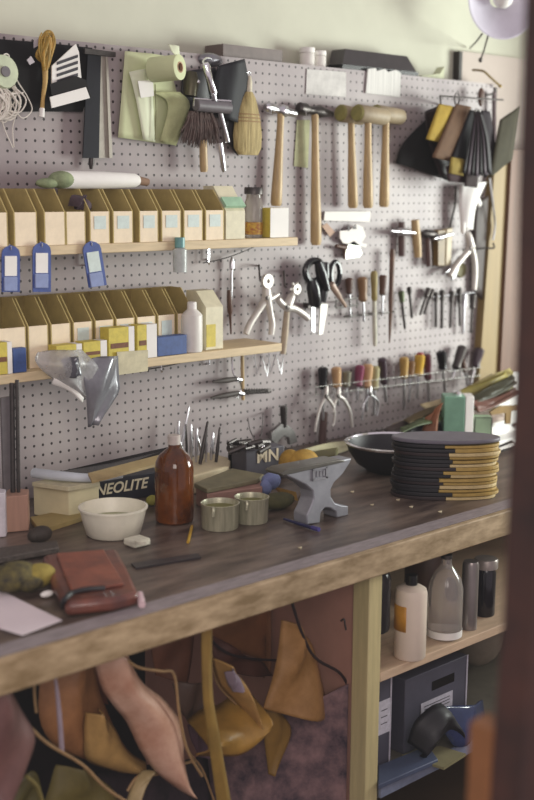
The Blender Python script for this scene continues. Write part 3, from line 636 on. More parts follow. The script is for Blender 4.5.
solo('tapered_stick', M().turn((392.5, 249), (389.5, 343), -.03, [(0, 2.2), (.05, 2.8), (.5, 2.4), (.52, 2.5), (.9, 1.3), (1, .5)]), mat('speckled_wood', '6d4c38', .5, 0, .5, 60), 'long tapered dark wooden stick hanging point down', 'stick')
# small stamping tools rows
green = mat('green_metal', '5d6848', .45, .4, .3, 60)
small = [((401, 291), (405, 329), 3.2, green, .3, 'small green-headed tool hanging right of the tapered stick'),
 ((409, 287), (412, 318), 2.6, dsteel, .25, 'tiny dark compass tool right of the green-headed one'),
 ((429, 288), (420, 315), 3, dsteel, .35, 'pair of small dark tweezers hanging at a slant'),
 ((433, 289), (424, 314), 2.4, dsteel, .35, 'thin dark tool behind the slanted tweezers'),
 ((436, 292), (436, 327), 2.4, dsteel, .3, 'first small tool in the right-hand row of five'),
 ((442, 290), (442, 328), 2.9, dsteel, .28, 'second small tool, with T-shaped head, in the right-hand row'),
 ((452, 291), (450, 328), 3, dsteel, .3, 'third small tool, thick-headed, in the right-hand row'),
 ((459, 288), (460, 326), 2.8, dsteel, .4, 'fourth small tool, darkest, in the right-hand row'),
 ((464, 293), (463, 334), 3, steel, .35, 'bright steel tool between the dark ones in the right-hand row'),
 ((473, 293), (471, 333), 3.6, dsteel, .4, 'last small tool, a stubby wrench, at the pegboard edge')]
for a, b, hw, hm, fr_, lab in small:
    driver(a, b, hw, hm, fr_, lab, -.02, 1.4, 'stamping_tool', 'tool', dsteel if hm is not steel else steel, 'small tools in the right-hand row')
solo('peg_rail', M().tp([(433, 297, -.02), (478, 292, -.02)], 0, .8), steel, 'thin rail holding the right-hand row of small tools', 'rail')
# small hammers / clamps above the row
r = root('small_hammer', 'small tack hammer with bright face and pale wooden handle', 'hammer')
part('head', M().turn((391, 231), (415, 233), -.04, [(0, 1.5), (.3, 2), (.35, 4), (.6, 4), (.8, 2.4), (1, 1.6)]), steel, r)
part('handle', M().turn((415, 220), (418, 257), -.035, [(0, 4), (.5, 4.6), (1, 3.8)]), beechy, r)
r = root('dark_mallet_tool', 'short dark wooden tool left of the small tack hammer handle', 'tool')
part('handle', M().turn((402, 222), (402, 256), -.02, [(0, 3), (.3, 4), (1, 3.4)]), mat('purple_brown', '5c4440', .5), r)
r = root('small_hammer', 'small dark tack hammer hanging between the pale handle and the wood block', 'hammer')
part('head', M().turn((422, 233), (440, 236), -.03, [(0, 2), (.2, 4.5), (.6, 4.5), (1, 2)]), dsteel, r)
part('handle', M().turn((428, 236), (429, 266), -.03, [(0, 2.4), (.6, 3), (1, 2.8)]), mat('purple_brown', '5c4440'), r)
r = root('wooden_clamp', 'brown wooden hand clamp with bright screw ends', 'clamp')
part('jaw', M().pp([(438, 230), (446, 230), (445, 266), (438, 266)], -.04, .022), mat('brown_block', '7a6236', .5, 0, .25, 30), r, bevel=.002)
part('jaw', M().pp([(447, 229), (453, 228), (451, 265), (446, 266)], -.035, .018), mat('tan_block', 'b8a888', .5, 0, .25, 30), r, bevel=.002)
part('screw', M().turn((434, 239), (452, 234), -.05, [(0, 1.4), (.2, 1.4), (.25, 3), (.4, 3), (.45, 1.6), (1, 1.8)]), steel, r)
# white pliers at the right
r = pliers('bright steel long-handled pliers hanging at the right edge of the pegboard', (471, 248), (468, 232), [(464, 256), (456, 266), (450, 276)], [(474, 258), (475, 272), (474, 290)], satin, -.05, 3.4)
r2 = root('hook_rail', 'bent steel hook crossing behind the bright long-handled pliers', 'hook')
part('rod', M().tp([(463, 250, -.02), (485, 248, -.05), (494, 248, -.06), (493, 243, -.06)], 0, .9, 8, 3), dsteel, r2)
solo('olive_disc', M().lathe(P(459, 270, -.02), [(0, 0), (.024, 0), (.026, .004), (.024, .012), (0, .014)], 20, axis=(0, -1, 0)), mat('olive_disc', '70693a', .6), 'round olive disc hanging behind the bright pliers', 'disc')
r3 = pliers('slim grey pincers hanging crossed behind the bright long-handled pliers', (459, 259), (470, 250), [(452, 267), (443, 274)], [(456, 272), (452, 279)], steel, -.028, 1.8)
# ------------------------------------------------------------------ lower tool rack
r = root('tool_rack', 'long wire rack on the lower pegboard holding screwdrivers and pliers', 'rack')
m = M()
def rk(x): return 394-(x-315)*.118
for dy in (-7, 1):
    for yy in (-.02, -.05): m.tp([(315, rk(315)+dy, yy), (482, rk(482)+dy, yy)], 0, .32)
for x in range(316, 482, 8): m.tp([(x, rk(x)-7, -.05), (x, rk(x)+1, -.05), (x, rk(x)+1, -.005)], 0, .4, 6)
part('wire_frame', m, wirem, r)
maroon = mat('maroon_plastic', '7d3450', .3, 0, .15, 30); tanw = mat('tan_handle', 'c0996e', .35, 0, .2, 30); amber = mat('amber_plastic', 'caa23a', .25, 0, .2, 30)
redp = mat('red_plastic', '9a2c2c', .3); dkred = mat('wine_plastic', '54202c', .3); paleg = mat('pale_khaki', 'a39a70', .4, 0, .2, 30)
rt_ = [((323, 367), (323, 420), 4.6, blackpl, .42, 'black-handled screwdriver first in the lower wire rack'),
 ((336, 367), (338, 405), 4.6, tanw, .55, 'tan wooden handled tool second in the lower wire rack'),
 ((347, 371), (346, 398), 4, mat('grey_khaki', '75705c', .4), .6, 'grey short handled tool beside the maroon handle'),
 ((360, 365), (357, 400), 4.4, maroon, .62, 'magenta maroon plastic handled screwdriver in the lower rack'),
 ((368, 364), (366, 412), 4.8, tanw, .5, 'tan bulb-handled awl right of the magenta handle'),
 ((375, 366), (374, 415), 4.4, paleg, .48, 'khaki handled tool right of the tan bulb handle'),
 ((382, 358), (386, 402), 4.2, mat('plum_plastic', '3d2a34', .3), .6, 'tall plum black handled tool in the middle of the lower rack'),
 ((404, 357), (404, 408), 4.2, mat('ochre_wood', 'b08c48', .4, 0, .2, 30), .42, 'ochre wooden handled tool standing alone in the lower rack'),
 ((412, 361), (409, 402), 3, midwood, .4, 'slim brown tool leaning left of the amber handle'),
 ((420, 354), (417, 398), 4.6, amber, .5, 'amber yellow plastic handled screwdriver in the lower rack'),
 ((427, 354), (429, 404), 3.8, dkred, .52, 'wine red handled screwdriver right of the amber handle'),
 ((441, 351), (445, 392), 4.6, blackpl, .45, 'black bulb-handled tool right of the wine red handle'),
 ((463, 346), (452, 380), 4.6, dsteel, .7, 'thick black tube-shaped tool tilting left in the lower rack'),
 ((462, 360), (468, 384), 2.6, darkwood, .5, 'small dark tool leaning right of the black tube'),
 ((480, 348), (471, 384), 4.4, mat('plum_plastic', '3d2a34'), .55, 'plum black bulb-handled tool at the right end of the lower rack')]
for a, b, hw, hm, fr_, lab in rt_: driver(a, b, hw*1.15, hm, fr_, lab, -.035, 1.6, grp='tools in the lower wire rack')
solo('red_cap', M().ell(P(420, 354, -.035), .013, .012, .006), redp, 'red cap on the amber screwdriver', 'cap')
pliers('pliers with cream curved handles hanging open at the left of the lower rack', (326, 396), (327, 386), [(320, 408), (316, 424), (315, 432)], [(334, 408), (334, 422), (332, 426)], satin, -.06, 1.6)
pliers('pliers with long white curved handle hanging beneath the tan handle', (338, 396), (339, 387), [(335, 402), (333, 412)], [(344, 400), (350, 412), (352, 427)], satin, -.065, 2.0)
pliers('slim bent nippers hanging in the middle of the lower rack', (370, 394), (371, 386), [(364, 404), (362, 420)], [(378, 402), (377, 416)], steel, -.06, 1.3)
solo('brown_file', M().turn((324, 412), (322, 446), -.02, [(0, 4), (1, 4)]), mat('purple_brown', '5c4440'), 'flat brown file handle hanging low beneath the black-handled screwdriver', 'file')
# ------------------------------------------------------------------ tools under the lower shelf
solo('wooden_dowel', M().turn((242, 344), (243, 400), -.03, [(0, 1.8), (1, 1.8)]), beechy, 'thin tan wooden dowel hanging under the lower shelf end', 'dowel')
solo('coil_spring', M().tp([(244, 392), (270, 391)], -.03, 2.4).tp([(244+i*1.3, 389+4*(i % 2), -.036) for i in range(20)], 0, .9, 6), dsteel, 'dark coiled spring on a hook near the wooden dowel', 'spring')
for (a, b), lab in ((((213, 382), (236, 379)), 'small dark brush lying on hooks, upper of two under the lower shelf'), (((211, 398), (238, 393)), 'small dark brush lying on hooks, lower of two under the lower shelf')):
    r = root('small_brush', lab, 'brush', 'small dark brushes under the lower shelf')
    part('handle', M().turn(a, b, -.03, [(0, 1), (.3, 2.2), (.6, 3), (1, 2.4)]), mat('dusky_brush', '4c4440', .6), r)
    part('ferrule', M().turn(b, (b[0]+5, b[1]+1), -.03, [(0, 2.6), (1, 2.6)]), steel, r)
r = root('wire_clip', 'bright wire clip curling beside the two small brushes', 'clip')
part('wire', M().tp([(232, 349, -.02), (233, 372, -.03), (240, 382, -.035), (241, 392, -.03), (236, 398, -.03)], 0, .9, 8, 5), chrome, r)
for i, (x, y) in enumerate(((262, 352), (276, 350))):
    solo('zigzag_hook', M().tp([(x-8, y, -.015), (x-5, y+22, -.02), (x, y+4, -.02), (x+5, y+24, -.02), (x+8, y+2, -.015)], 0, .5, 6), steel, '%s zigzag wire hook right of the wooden dowel' % ('left' if i == 0 else 'right'), 'hook')
r = root('adjustable_wrench', 'dark-handled steel wrench hanging just above the anvil', 'wrench')
part('handle', M().turn((283.5, 406), (284, 427), -.03, [(0, 3.6), (.2, 3.8), (1, 2.8)]), dsteel, r)
part('jaw', M().pp([(281, 424), (287, 424), (295, 431), (298, 442), (290, 445), (289, 438), (284, 436), (280, 440), (277, 446), (271, 440), (272, 432)], -.035, .012), mat('pewter', '8f8c8a', .35, .7), r, bevel=.002)
# ------------------------------------------------------------------ goods on the bench
ZMIN = BZ+.004
def bprism(px, ztop, zbot, m=None):
    """footprint given by the pixels of its top outline at height ztop"""
    m = m or M(); pts = [B(a, b, ztop) for a, b in px]
    return m.prism([Vector((p.x, p.y, zbot)) for p in pts], (0, 0, ztop-zbot))
def fprism(px, z, h, m=None):
    """footprint given by the pixels of its base outline"""
    m = m or M(); return m.prism([B(a, b, z) for a, b in px], (0, 0, h))
def on(px, py): return B(px, py, BZ+.0006)
solo('paper_sheets', bprism([(-20, 583), (0, 590), (62, 620), (22, 635), (-20, 622)], BZ+.004, BZ+.0025), mat('pinkish_paper', 'e2d6da', .7, 0, .06, 10), 'loose white paper sheets at the front left corner of the bench', 'paper')
r = root('leather_wallet', 'worn reddish brown leather wallet with black strap lying on the bench', 'wallet')
lea = mat('red_brown_leather', '7e4636', .42, 0, .3, 14, .3, col2='55302a', coat=.2)
m = bprism([(42, 555), (60, 551), (90, 550), (117, 548), (127, 566), (139, 592), (115, 598), (66, 603), (52, 580)], BZ+.030, BZ+.003)
part('body', m, lea, r, bevel=.009)
part('flap', bprism([(56, 553), (104, 549), (124, 583), (72, 592)], BZ+.036, BZ+.0302), mat('red_leather_flap', '96543e', .42, 0, .3, 12, .3, col2='6a382c'), r, bevel=.004)
t1 = [B(63, 607, BZ+.012), B(64, 600, BZ+.034), B(72, 593, BZ+.038), B(88, 589, BZ+.04), B(105, 588, BZ+.039)]
part('strap', M().tube(t1, .005, 8, 5), black, r)
part('side_roll', M().tube([on(72, 612)+Vector((0, 0, .012)), on(137, 604)+Vector((0, 0, .012))], [.012, .012], 14), lea, r)
part('end_highlight', M().tube([B(140, 594, BZ+.02), B(142, 605, BZ+.012)], [.006, .007], 10), mat('pink_highlight', 'dcc0c4', .4), r)  # pink highlight on the wallet's end, modelled as a pale tube
r = root('cloth_roll', 'olive and yellow crumpled cloth roll beside the wallet', 'cloth')
c = on(30, 592)
part('roll', M().ell(c+Vector((-.02, .02, .03)), .05, .036, .029).ell(c+Vector((.0, -.0, .02)), .03, .025, .018), mat('olive_cloth', '6e6434', .8, 0, .5, 40, .5, col2='2f2a20'), r, sub=0)
part('yellow_fold', M().ell(c+Vector((.02, .005, .026)), .04, .025, .024), mat('yellow_cloth', 'a08f40', .8, 0, .4, 40, .5), r)
part('white_tip', M().ell(on(47, 598)+Vector((0, 0, .008)), .014, .008, .006), paper, r)
# white bowl
r = root('plastic_bowl', 'white plastic bowl with scuffed sides standing on the bench', 'bowl')
part('bowl_body', M().lp(on(113.5, 534), [(0, 0), (25, 0), (27, 1.5), (31.5, 18), (33.2, 26.5), (34.6, 27), (34.6, 28.6), (32.6, 29), (30.2, 18), (25.5, 4), (0, 3)], 40), mat('scuffed_white', 'ece8d4', .4, 0, .15, 14), r)
part('contents', M().lp(on(113.5, 534), [(0, 12), (28.4, 13), (28.2, 15), (0, 16)], 30), mat('green_grey_paste', 'aeb08c', .7, 0, .3, 30), r)
r = root('soap_block', 'small white soap-like block in front of the white bowl', 'block')
part('block', fprism([(123, 545), (135, 549), (151, 545), (140, 541)], BZ+.0006, .016), mat('soap', 'dfdcc8', .5), r, bevel=.004)
part('knob', M().lp(B(142, 543, BZ+.017), [(0, 0), (7, 0), (7.5, 3), (0, 4)]), MATS['soap'], r)
# amber bottle
amb = mat('amber_glass', '8a4a14', .12, 0, .35, 9, trans=.35, col2='4a220a', coat=.6)
r = root('amber_bottle', 'large brown glass bottle with pale cap standing on the bench', 'bottle')
part('body', M().lp(on(174.5, 521), [(0, 0), (17, 0), (19, 2), (19.3, 10), (19.3, 54), (18.5, 60), (15, 67), (9, 72), (6, 74.5), (5.6, 78), (0, 78)], 40), amb, r)
part('cap', M().lp(on(174.5, 521), [(0, 78), (6.4, 78), (6.4, 86), (5.6, 87), (0, 87)]), mat('pale_cap', 'c9bfb6', .5), r)
# tin cups
tinm = mat('tin', 'c2c0a4', .35, .3, .4, 30, 0, (3, 3, .3))
for xc, yc, hw, h, lab in ((220, 527, 19, 25, 'scuffed tin cup with thumb tab, the one nearer the amber bottle'), (251.5, 521, 17, 25, 'olive-lined tin cup, the one nearer the anvil')):
    r = root('tin_cup', lab, 'cup', 'tin cups on the bench')
    c = on(xc, yc)
    part('cup_body', M().lp(c, [(0, 0), (hw*.95, 0), (hw*.97, 1), (hw, h-1), (hw*1.04, h), (hw*.99, h+.4), (hw*.93, h-2), (hw*.9, 4), (0, 4)], 34), tinm, r)
    part('lining', M().lp(c, [(0, h*.75), (hw*.9, h*.75), (hw*.9, h*.8), (0, h*.8)]), mat('olive_paste', '7c7a44', .6), r)
    part('tab', M().tube([c+Vector((-hw*S(c)*.8, -.01, h*S(c)*.9)), c+Vector((-hw*S(c)*1.05, -.03, h*S(c)*1.0)), c+Vector((-hw*S(c)*1.1, -.03, h*S(c)*.7))], .004, 8, 4), tinm, r)
# box behind the cups
r = root('flat_box', 'flat pinkish brown box with olive lid behind the tin cups', 'box')
part('base', bprism([(196, 484), (232, 470), (268, 475), (262, 487), (207, 494)], BZ+.05, BZ+.0006), mat('pink_brown_box', '9a7468', .6, 0, .25, 20), r, bevel=.002)
part('lid', bprism([(194, 483), (232, 468), (264, 474), (258, 479), (207, 489)], BZ+.062, BZ+.0505), mat('olive_lid', '7b7458', .6, 0, .3, 20), r, bevel=.002)
solo('blue_rag', M().ell(B(271, 481, BZ+.056), .028, .02, .022).ell(B(266, 487, BZ+.045), .016, .014, .02), mat('blue_rag', '7680aa', .8, 0, .3, 40, .5), 'pale blue crumpled rag on the end of the flat brown box', 'rag')
# tool block with awls
r = root('tool_block', 'cream wooden block full of slim stamping tools behind the amber bottle', 'block')
part('block', bprism([(164, 465), (208, 452), (231, 458), (229, 466), (192, 476), (166, 474)], BZ+.05, BZ+.0006), mat('cream_block', 'dacca6', .6, 0, .2, 16), r, bevel=.004)
al = [((171, 452), (176, 413), 1.1), ((177, 455), (179, 420), 1.2), ((180, 456), (189, 406), 1.3), ((187, 458), (186, 424), 1.1), ((191, 460), (191, 424), 1.4), ((196, 462), (197, 428), 1.3), ((200, 464), (208, 421), 1.8), ((206, 462), (206, 430), 1.2), ((211, 460), (213, 432), 1.4), ((216, 462), (220, 427), 1.5), ((203, 458), (197, 436), 1.2), ((186, 460), (178, 437), 1.2)]
for i, (a, b, w) in enumerate(al):
    y = B(a[0], a[1], BZ+.052).y
    solo('stamping_tool', M().turn(a, b, y, [(0, w), (.4, w*1.3), (.7, w), (.97, w*.8), (1, w*.3)], 10), steel if i % 3 else dsteel, 'slim metal stamping tool standing in the cream wooden block behind the amber bottle', 'tool', 'stamping tools standing in the cream block')
# NEOLITE box and cream box
r = root('cream_box', 'pale cream cardboard box behind the white bowl', 'box')
part('base', bprism([(33, 484), (68, 489), (99, 484), (66, 477)], BZ+.075, BZ+.0006), mat('cream_box', 'd3c8a2', .7, 0, .15, 12), r, bevel=.002)
part('lid_band', bprism([(32, 482), (68, 487), (100, 482), (66, 475)], BZ+.086, BZ+.0755), mat('cream_lid', 'c8bf9e', .7), r, bevel=.001)
z = BZ+.092
solo('paper_bundle', M().tube([B(34, 473, z+.006), B(60, 476, z+.008), B(92, 478, z+.004), B(122, 475, z+.004)], [.012, .0115, .010, .008], 14, 4), mat('bluish_paper', 'c6ccd2', .6, 0, .12, 14), 'bluish white rolled paper lying across the cream box', 'paper')
solo('plank', M().prism([B(88, 473, z+.03), B(170, 452, z+.03), B(172, 460, z+.02), B(92, 481, z+.02)], (0, 0, -.006)), mat('tan_plank', 'b09a6c', .6, 0, .3, 12), 'thin tan board lying over the boxes behind the amber bottle', 'board')
solo('dark_board', M().prism([B(62, 471, z), B(168, 447, z+.02), B(170, 452, z+.01), B(90, 476, z)], (0, 0, -.004)), blackpl, 'dark thin strip lying along the foot of the pegboard behind the boxes', 'board')
r = root('lettered_box', 'dark blue-black long box with cream slanted NEOLITE lettering behind the white bowl', 'box')
a0, a1 = B(92, 506, BZ+.0006), B(163, 494, BZ+.0006)
d = (a1-a0).normalized(); nrm = Vector((-d.y, d.x, 0)); hh = .060
part('body', M().prism([a0, a1, a1+nrm*.09, a0+nrm*.09], (0, 0, hh)), mat('navy_box', '23222e', .45, 0, .3, 30), r, bevel=.002)
part('lettering', M().text('NEOLITE', .037, a0-nrm*.001+d*.008+Vector((0, 0, .024)), d, (0, 0, 1), .0006, .25), mat('cream_ink', 'd8ccb0', .5, 0, .1, 30), r, smooth=False)
solo('yellow_lump', M().ell(on(152, 506)+Vector((0, 0, .014)), .016, .014, .013), mat('olive_yellow', 'a4a044', .7), 'small yellow-green lump beside the amber bottle', 'sponge')
# left block with rods
r = root('wooden_block', 'pinkish wooden block holding tall dark rods at the left edge', 'block')
part('block', bprism([(4, 497), (28, 495), (29, 489), (8, 488)], BZ+.083, BZ+.0006), mat('pink_wood', 'b08874', .6, 0, .2, 12, .1, (6, 6, .5)), r, bevel=.002)
for x0, x1, yt, w, lab in ((13, 12, 383, 2.6, 'nearer'), (18.5, 17, 380, 2, 'slimmer')):
    yy = B(x0, 492, BZ+.084).y
    solo('dark_rod', M().turn((x0, 492), (x1, yt), yy, [(0, w), (1, w)]), dsteel, f'{lab} dark metal rod standing in the pinkish wooden block', 'rod')
solo('grey_bar', M().pp([(1, 398), (12, 396), (12, 488), (4, 492)], -.20, .006), mat('grey_bar', '6c6668', .5, .3), 'broad grey metal bar standing behind the pinkish block', 'bar')
solo('pale_box', bprism([(-30, 496), (5, 493), (6, 489), (-26, 486)], BZ+.10, BZ+.0006), mat('white_lilac', 'd8d2d8', .6), 'white box cut by the left edge of the photo beside the pinkish block', 'box', bevel=.002)
solo('small_plank', fprism([(30, 522), (78, 512), (84, 521), (40, 535)], BZ+.0006, .012), mat('tan_board', 'a8935c', .6, 0, .25, 12), 'short tan board lying between the pinkish block and the bowl', 'board', bevel=.001)
solo('dark_sander', M().ell(B(41, 534, BZ+.022), .026, .02, .018).ell(B(34, 536, BZ+.02), .014, .016, .014), mat('dark_lump', '3e342c', .7, 0, .4, 40, .4), 'dark rounded lump on the short tan board', 'pad')
r = root('rasp', 'long grey toothed rasp lying at the left of the bench', 'rasp')
part('blade', bprism([(-15, 549), (57, 540), (59, 547), (-15, 560)], BZ+.02, BZ+.006), mat('rasp_metal', '5f5650', .6, .3, .5, 120, .8), r, bevel=.003)
solo('knife', bprism([(131, 563), (198, 553), (201, 557), (136, 568)], BZ+.004, BZ+.001), mat('dark_rubber', '332c30', .4), 'flat dark blade lying on the bench right of the wallet', 'knife')
solo('pencil', M().tube([on(188, 544)+Vector((0, 0, .004)), on(192, 528)+Vector((0, 0, .004))], .0035, 6), mat('pencil_yellow', 'c49a2c', .5), 'short yellow pencil lying in front of the first tin cup', 'pencil')
r = root('ballpoint_pen', 'dark blue pen lying in front of the anvil', 'pen')
part('barrel', M().tube([on(284, 521)+Vector((0, 0, .005)), on(312, 530)+Vector((0, 0, .005))], [.003, .0045], 10), mat('navy_pen', '2c2c58', .3), r)
part('cap', M().tube([on(312, 530)+Vector((0, 0, .0055)), on(319, 532)+Vector((0, 0, .0055))], .0052, 10), mat('violet_pen', '4c4486', .3), r)
for i, (x, y) in enumerate(((352, 492), (372, 505), (411, 507), (398, 500), (300, 548), (440, 512))):
    solo('wood_chip', fprism([(x-2, y), (x+1, y+1), (x+2, y-.6)], BZ+.0006, .002), cream, 'tiny pale wood chip lying on the dark bench top', 'chip', 'tiny pale chips on the bench')
# lettered dark box, junk, sponge
r = root('marked_box', 'grey-blue small box with cream M mark left of the anvil', 'box')
a0, a1 = B(246, 484, BZ+.0006), B(284, 478, BZ+.0006); d = (a1-a0).normalized(); nrm = Vector((-d.y, d.x, 0))
part('body', M().prism([a0, a1, a1+nrm*.07, a0+nrm*.07], (0, 0, .088)), mat('grey_blue_box', '56545c', .5, 0, .25, 20), r, bevel=.002)
part('lettering', M().text('MN', .046, a0-nrm*.001+d*.032+Vector((0, 0, .052)), d, (0, 0, 1), .0006), MATS['cream_ink'], r, smooth=False)
solo('black_box', fprism([(228, 478), (246, 476), (246, 470), (230, 471)], BZ+.0006, .075), blackpl, 'small black box between the tool block and the marked grey box', 'box', bevel=.002)
jk = root('metal_fittings', 'tangle of dark metal fittings with bright bolt heads on top of the marked box', 'fittings')
zt = BZ+.09
m = M()
for i in range(14):
    p = B(random.uniform(232, 268), random.uniform(447, 455), zt)+Vector((0, 0, .012)); m.tube([p+Vector((-.02, 0, random.uniform(-.008, .008))), p+Vector((.02, random.uniform(-.02, .02), random.uniform(-.006, .012)))], random.uniform(.004, .009), 8)
part('pieces', m, dsteel, jk)
part('bolt_head', M().ell(B(253, 444, zt+.01), .01, .01, .008).ell(B(262, 447, zt+.006), .008, .008, .007), chrome, jk)
part('wire', M().tube([B(258, 446, zt+.01), B(250, 430, zt+.02), B(248, 418, zt+.03)], .0015, 6, 4).tube([B(258, 446, zt+.01), B(262, 430, zt+.02), B(263, 412, zt+.03)], .0015, 6, 4), dsteel, jk)
solo('sponge', M().ell(B(303, 463, BZ+.062), .05, .03, .036).ell(B(290, 463, BZ+.062), .03, .03, .036), mat('ochre_sponge', 'b08a34', .8, 0, .35, 40, .6), 'ochre yellow sponge behind the anvil', 'sponge')
solo('tray', fprism([(280, 476), (335, 465), (338, 457), (286, 466)], BZ+.0006, .03), mat('olive_tray', '6d683c', .6, 0, .3, 20), 'olive tray under the ochre sponge behind the anvil', 'tray', bevel=.003)
solo('cream_paper', M().sheet([(300, 450, -.16), (330, 443, -.14), (352, 441, -.10)], [(318, 459, -.18), (342, 452, -.16), (362, 447, -.12)], 8, 6, .004), mat('cream_green_paper', 'c2bd98', .6), 'curled cream paper sheet behind the anvil beneath the file handle', 'paper', solid=.003)
# anvil
an = root('anvil', 'small grey steel bench anvil with a long horn and splayed feet', 'anvil')
ya = B(314, 524, BZ).y
anv = mat('anvil_steel', '9a9ba2', .45, .3, .25, 14, .15)
part('body', M().pp([(283, 474), (287, 471), (352, 458), (350, 463), (343, 474), (334, 483), (331, 489), (331, 496), (335, 503), (341, 505), (348.5, 506), (348.5, 515.5), (337, 518), (336, 512), (330, 508), (325, 508), (321, 513), (320, 523), (307, 525), (307, 515), (311, 507), (314, 499), (313, 491), (306, 485), (296, 480)], ya, .045), anv, an, bevel=.003)
part('top_plate', M().pp([(281, 473.5), (287, 469.5), (340, 459.5), (345, 460.5), (345, 462), (283, 476)], ya-.004, .053), mat('anvil_face', '6f6c66', .35, .6, .2, 14), an, bevel=.002)
fr = M()
for q in ([(313, 469), (328, 466), (328, 468), (313, 471)], [(313, 479), (328, 476.5), (328, 478.5), (313, 481)], [(313, 469), (315, 469), (315, 481), (313, 481)], [(326, 466.5), (328, 466.5), (328, 478), (326, 478)]): fr.pp(q, ya-.003, .004)
part('raised_panel', fr, mat('anvil_light', '9a9aa0', .4, .4), an)
mk = M()
for i in range(3): mk.pp([(317+i*3.2, 471.3-i*.6), (318.6+i*3.2, 471-i*.6), (318.6+i*3.2, 477-i*.6), (317+i*3.2, 477.3-i*.6)], ya-.002, .003)
part('raised_mark', mk, MATS['anvil_light'], an)
solo('wood_wedge', M().prism([B(276, 487, BZ+.03), B(296, 492, BZ+.02), B(298, 501, BZ+.002), B(285, 497, BZ+.004)], (0, .012, 0)), mat('ochre_wood', 'b08c48'), 'small ochre wooden wedge leaning beside the anvil', 'wedge')
solo('olive_pouch', M().ell(on(292, 513)+Vector((0, .05, .02)), .05, .03, .02), mat('olive_pouch', '4c4824', .8, 0, .4, 30, .3), 'olive cloth pouch tucked under the heel of the anvil', 'pouch')
# black bowl
r = root('black_bowl', 'wide black dish with bright rim between anvil and leather stack', 'bowl')
c = on(392, 470)
part('dish', M().lp(c, [(0, 0), (24, 0), (36, 8), (44, 20), (46, 27), (44.5, 27.5), (41, 19), (33, 10), (22, 4), (0, 4)], 40), black, r)
part('rim', M().lp(c, [(44, 27.8), (47.5, 27), (48, 28.8), (45, 29.6)], 40, closed=True), chrome, r)
# stack of leather blanks
c = on(444, 494); k = S(c); rx = Vector((r0.x, r0.y, 0)).normalized(); ry = Vector((-rx.y, rx.x, 0))
tanm = mat('yellow_leather_edge', 'b89a50', .6, 0, .35, 30, .3); tan2 = mat('cream_leather_edge', 'd2bc86', .6, 0, .3, 30, .3)
nl = 15; th = 55*k/nl
for i in range(nl):
    ox, oy = random.uniform(-1.5, 1.5)*k, random.uniform(-2, 2)*k; sp = (-.04+random.uniform(-.08, .14)); z = c.z+i*th
    r = root('leather_blank', f'{NUM[nl-1-i]} leather blank from the top of the round black and yellow stack', 'leather', 'round leather blanks in the stack')
    A_, B_ = 53*k*random.uniform(.97, 1.0), 25*k
    def pl(a): return c*1+Vector((0, 0, z-c.z))+rx*(ox+A_*math.copysign(abs(math.cos(a))**.8, math.cos(a)))+ry*(oy+B_*math.copysign(abs(math.sin(a))**.8, math.sin(a)))
    s_ = math.acos(max(-1, min(1, sp)))
    ya_ = [pl(-s_+2*s_*j/24) for j in range(25)]
    da_ = [pl(s_+(2*math.pi-2*s_)*j/24) for j in range(25)]
    wav = random.uniform(.0, .002)
    part('tan_end', M().prism(ya_, (0, 0, th*random.uniform(.7, .95))), tanm if i % 3 else tan2, r, bevel=.0012, smooth=False)
    part('dark_part', M().prism(da_, (0, 0, th*random.uniform(.86, .97))), black if i % 4 else mat('brown_black_leather', '2a1a1c', .5), r, bevel=.0015, smooth=False)
zt = c.z+nl*th+.001
solo('grey_sheet', M().prism([c+Vector((0, 0, zt-c.z))+rx*(54*k*math.cos(a))+ry*(25*k*math.sin(a)) for a in [2*math.pi*j/32 for j in range(32)]], (0, 0, .010)), mat('grey_mauve_sheet', '6c6872', .45, 0, .15, 20), 'round grey sheet lying on top of the leather stack', 'sheet', bevel=.003)
# mint tins
def facebox(x0, x1, ytop, ybase, dep, m, z=BZ+.0006, rz=None):
    a, b = B(x0, ybase, z), B(x1, ybase-(x1-x0)*.0, z)
    a = Vector((a.x, a.y, z)); h = (ybase-ytop)*S(a)*1.01; L_ = (x1-x0)*S(a)
    return a, h, L_
r = root('mint_tin', 'tall mint green tin with white side behind the leather stack', 'tin')
a = B(443, 447, BZ+.0006); k = S(a); d1 = rx; h = 51*k
part('body', M().prism([a, a+d1*21*k, a+d1*21*k+ry*.07, a+ry*.07], (0, 0, h)), mat('mint', '86b89c', .4, 0, .2, 20), r, bevel=.003)
part('white_side', M().prism([a+d1*21.2*k, a+d1*30*k+ry*.01, a+d1*30*k+ry*.07, a+d1*21.2*k+ry*.07], (0, 0, h)), paper, r, bevel=.002)
part('cap', M().lp(a+d1*14*k+ry*.035+Vector((0, 0, h)), [(0, 0), (4.5, 0), (4.5, 3.5), (0, 4)]), chrome, r)
r = root('green_tin', 'low pale green tin with dark outline right of the mint tin', 'tin')
a = B(474, 446, BZ+.0006)+ry*.02
part('body', M().prism([a, a+d1*19*k, a+d1*19*k+ry*.05, a+ry*.05], (0, 0, 28*k)), mat('dull_mint', '9ab494', .5, 0, .15, 20), r, bevel=.004)
part('dark_rim', M().tube([a-ry*.001+d1*1*k, a-ry*.001+d1*1*k+Vector((0, 0, 28*k)), a-ry*.001+d1*18*k+Vector((0, 0, 28*k)), a-ry*.001+d1*18.5*k], .002, 6), dsteel, r)
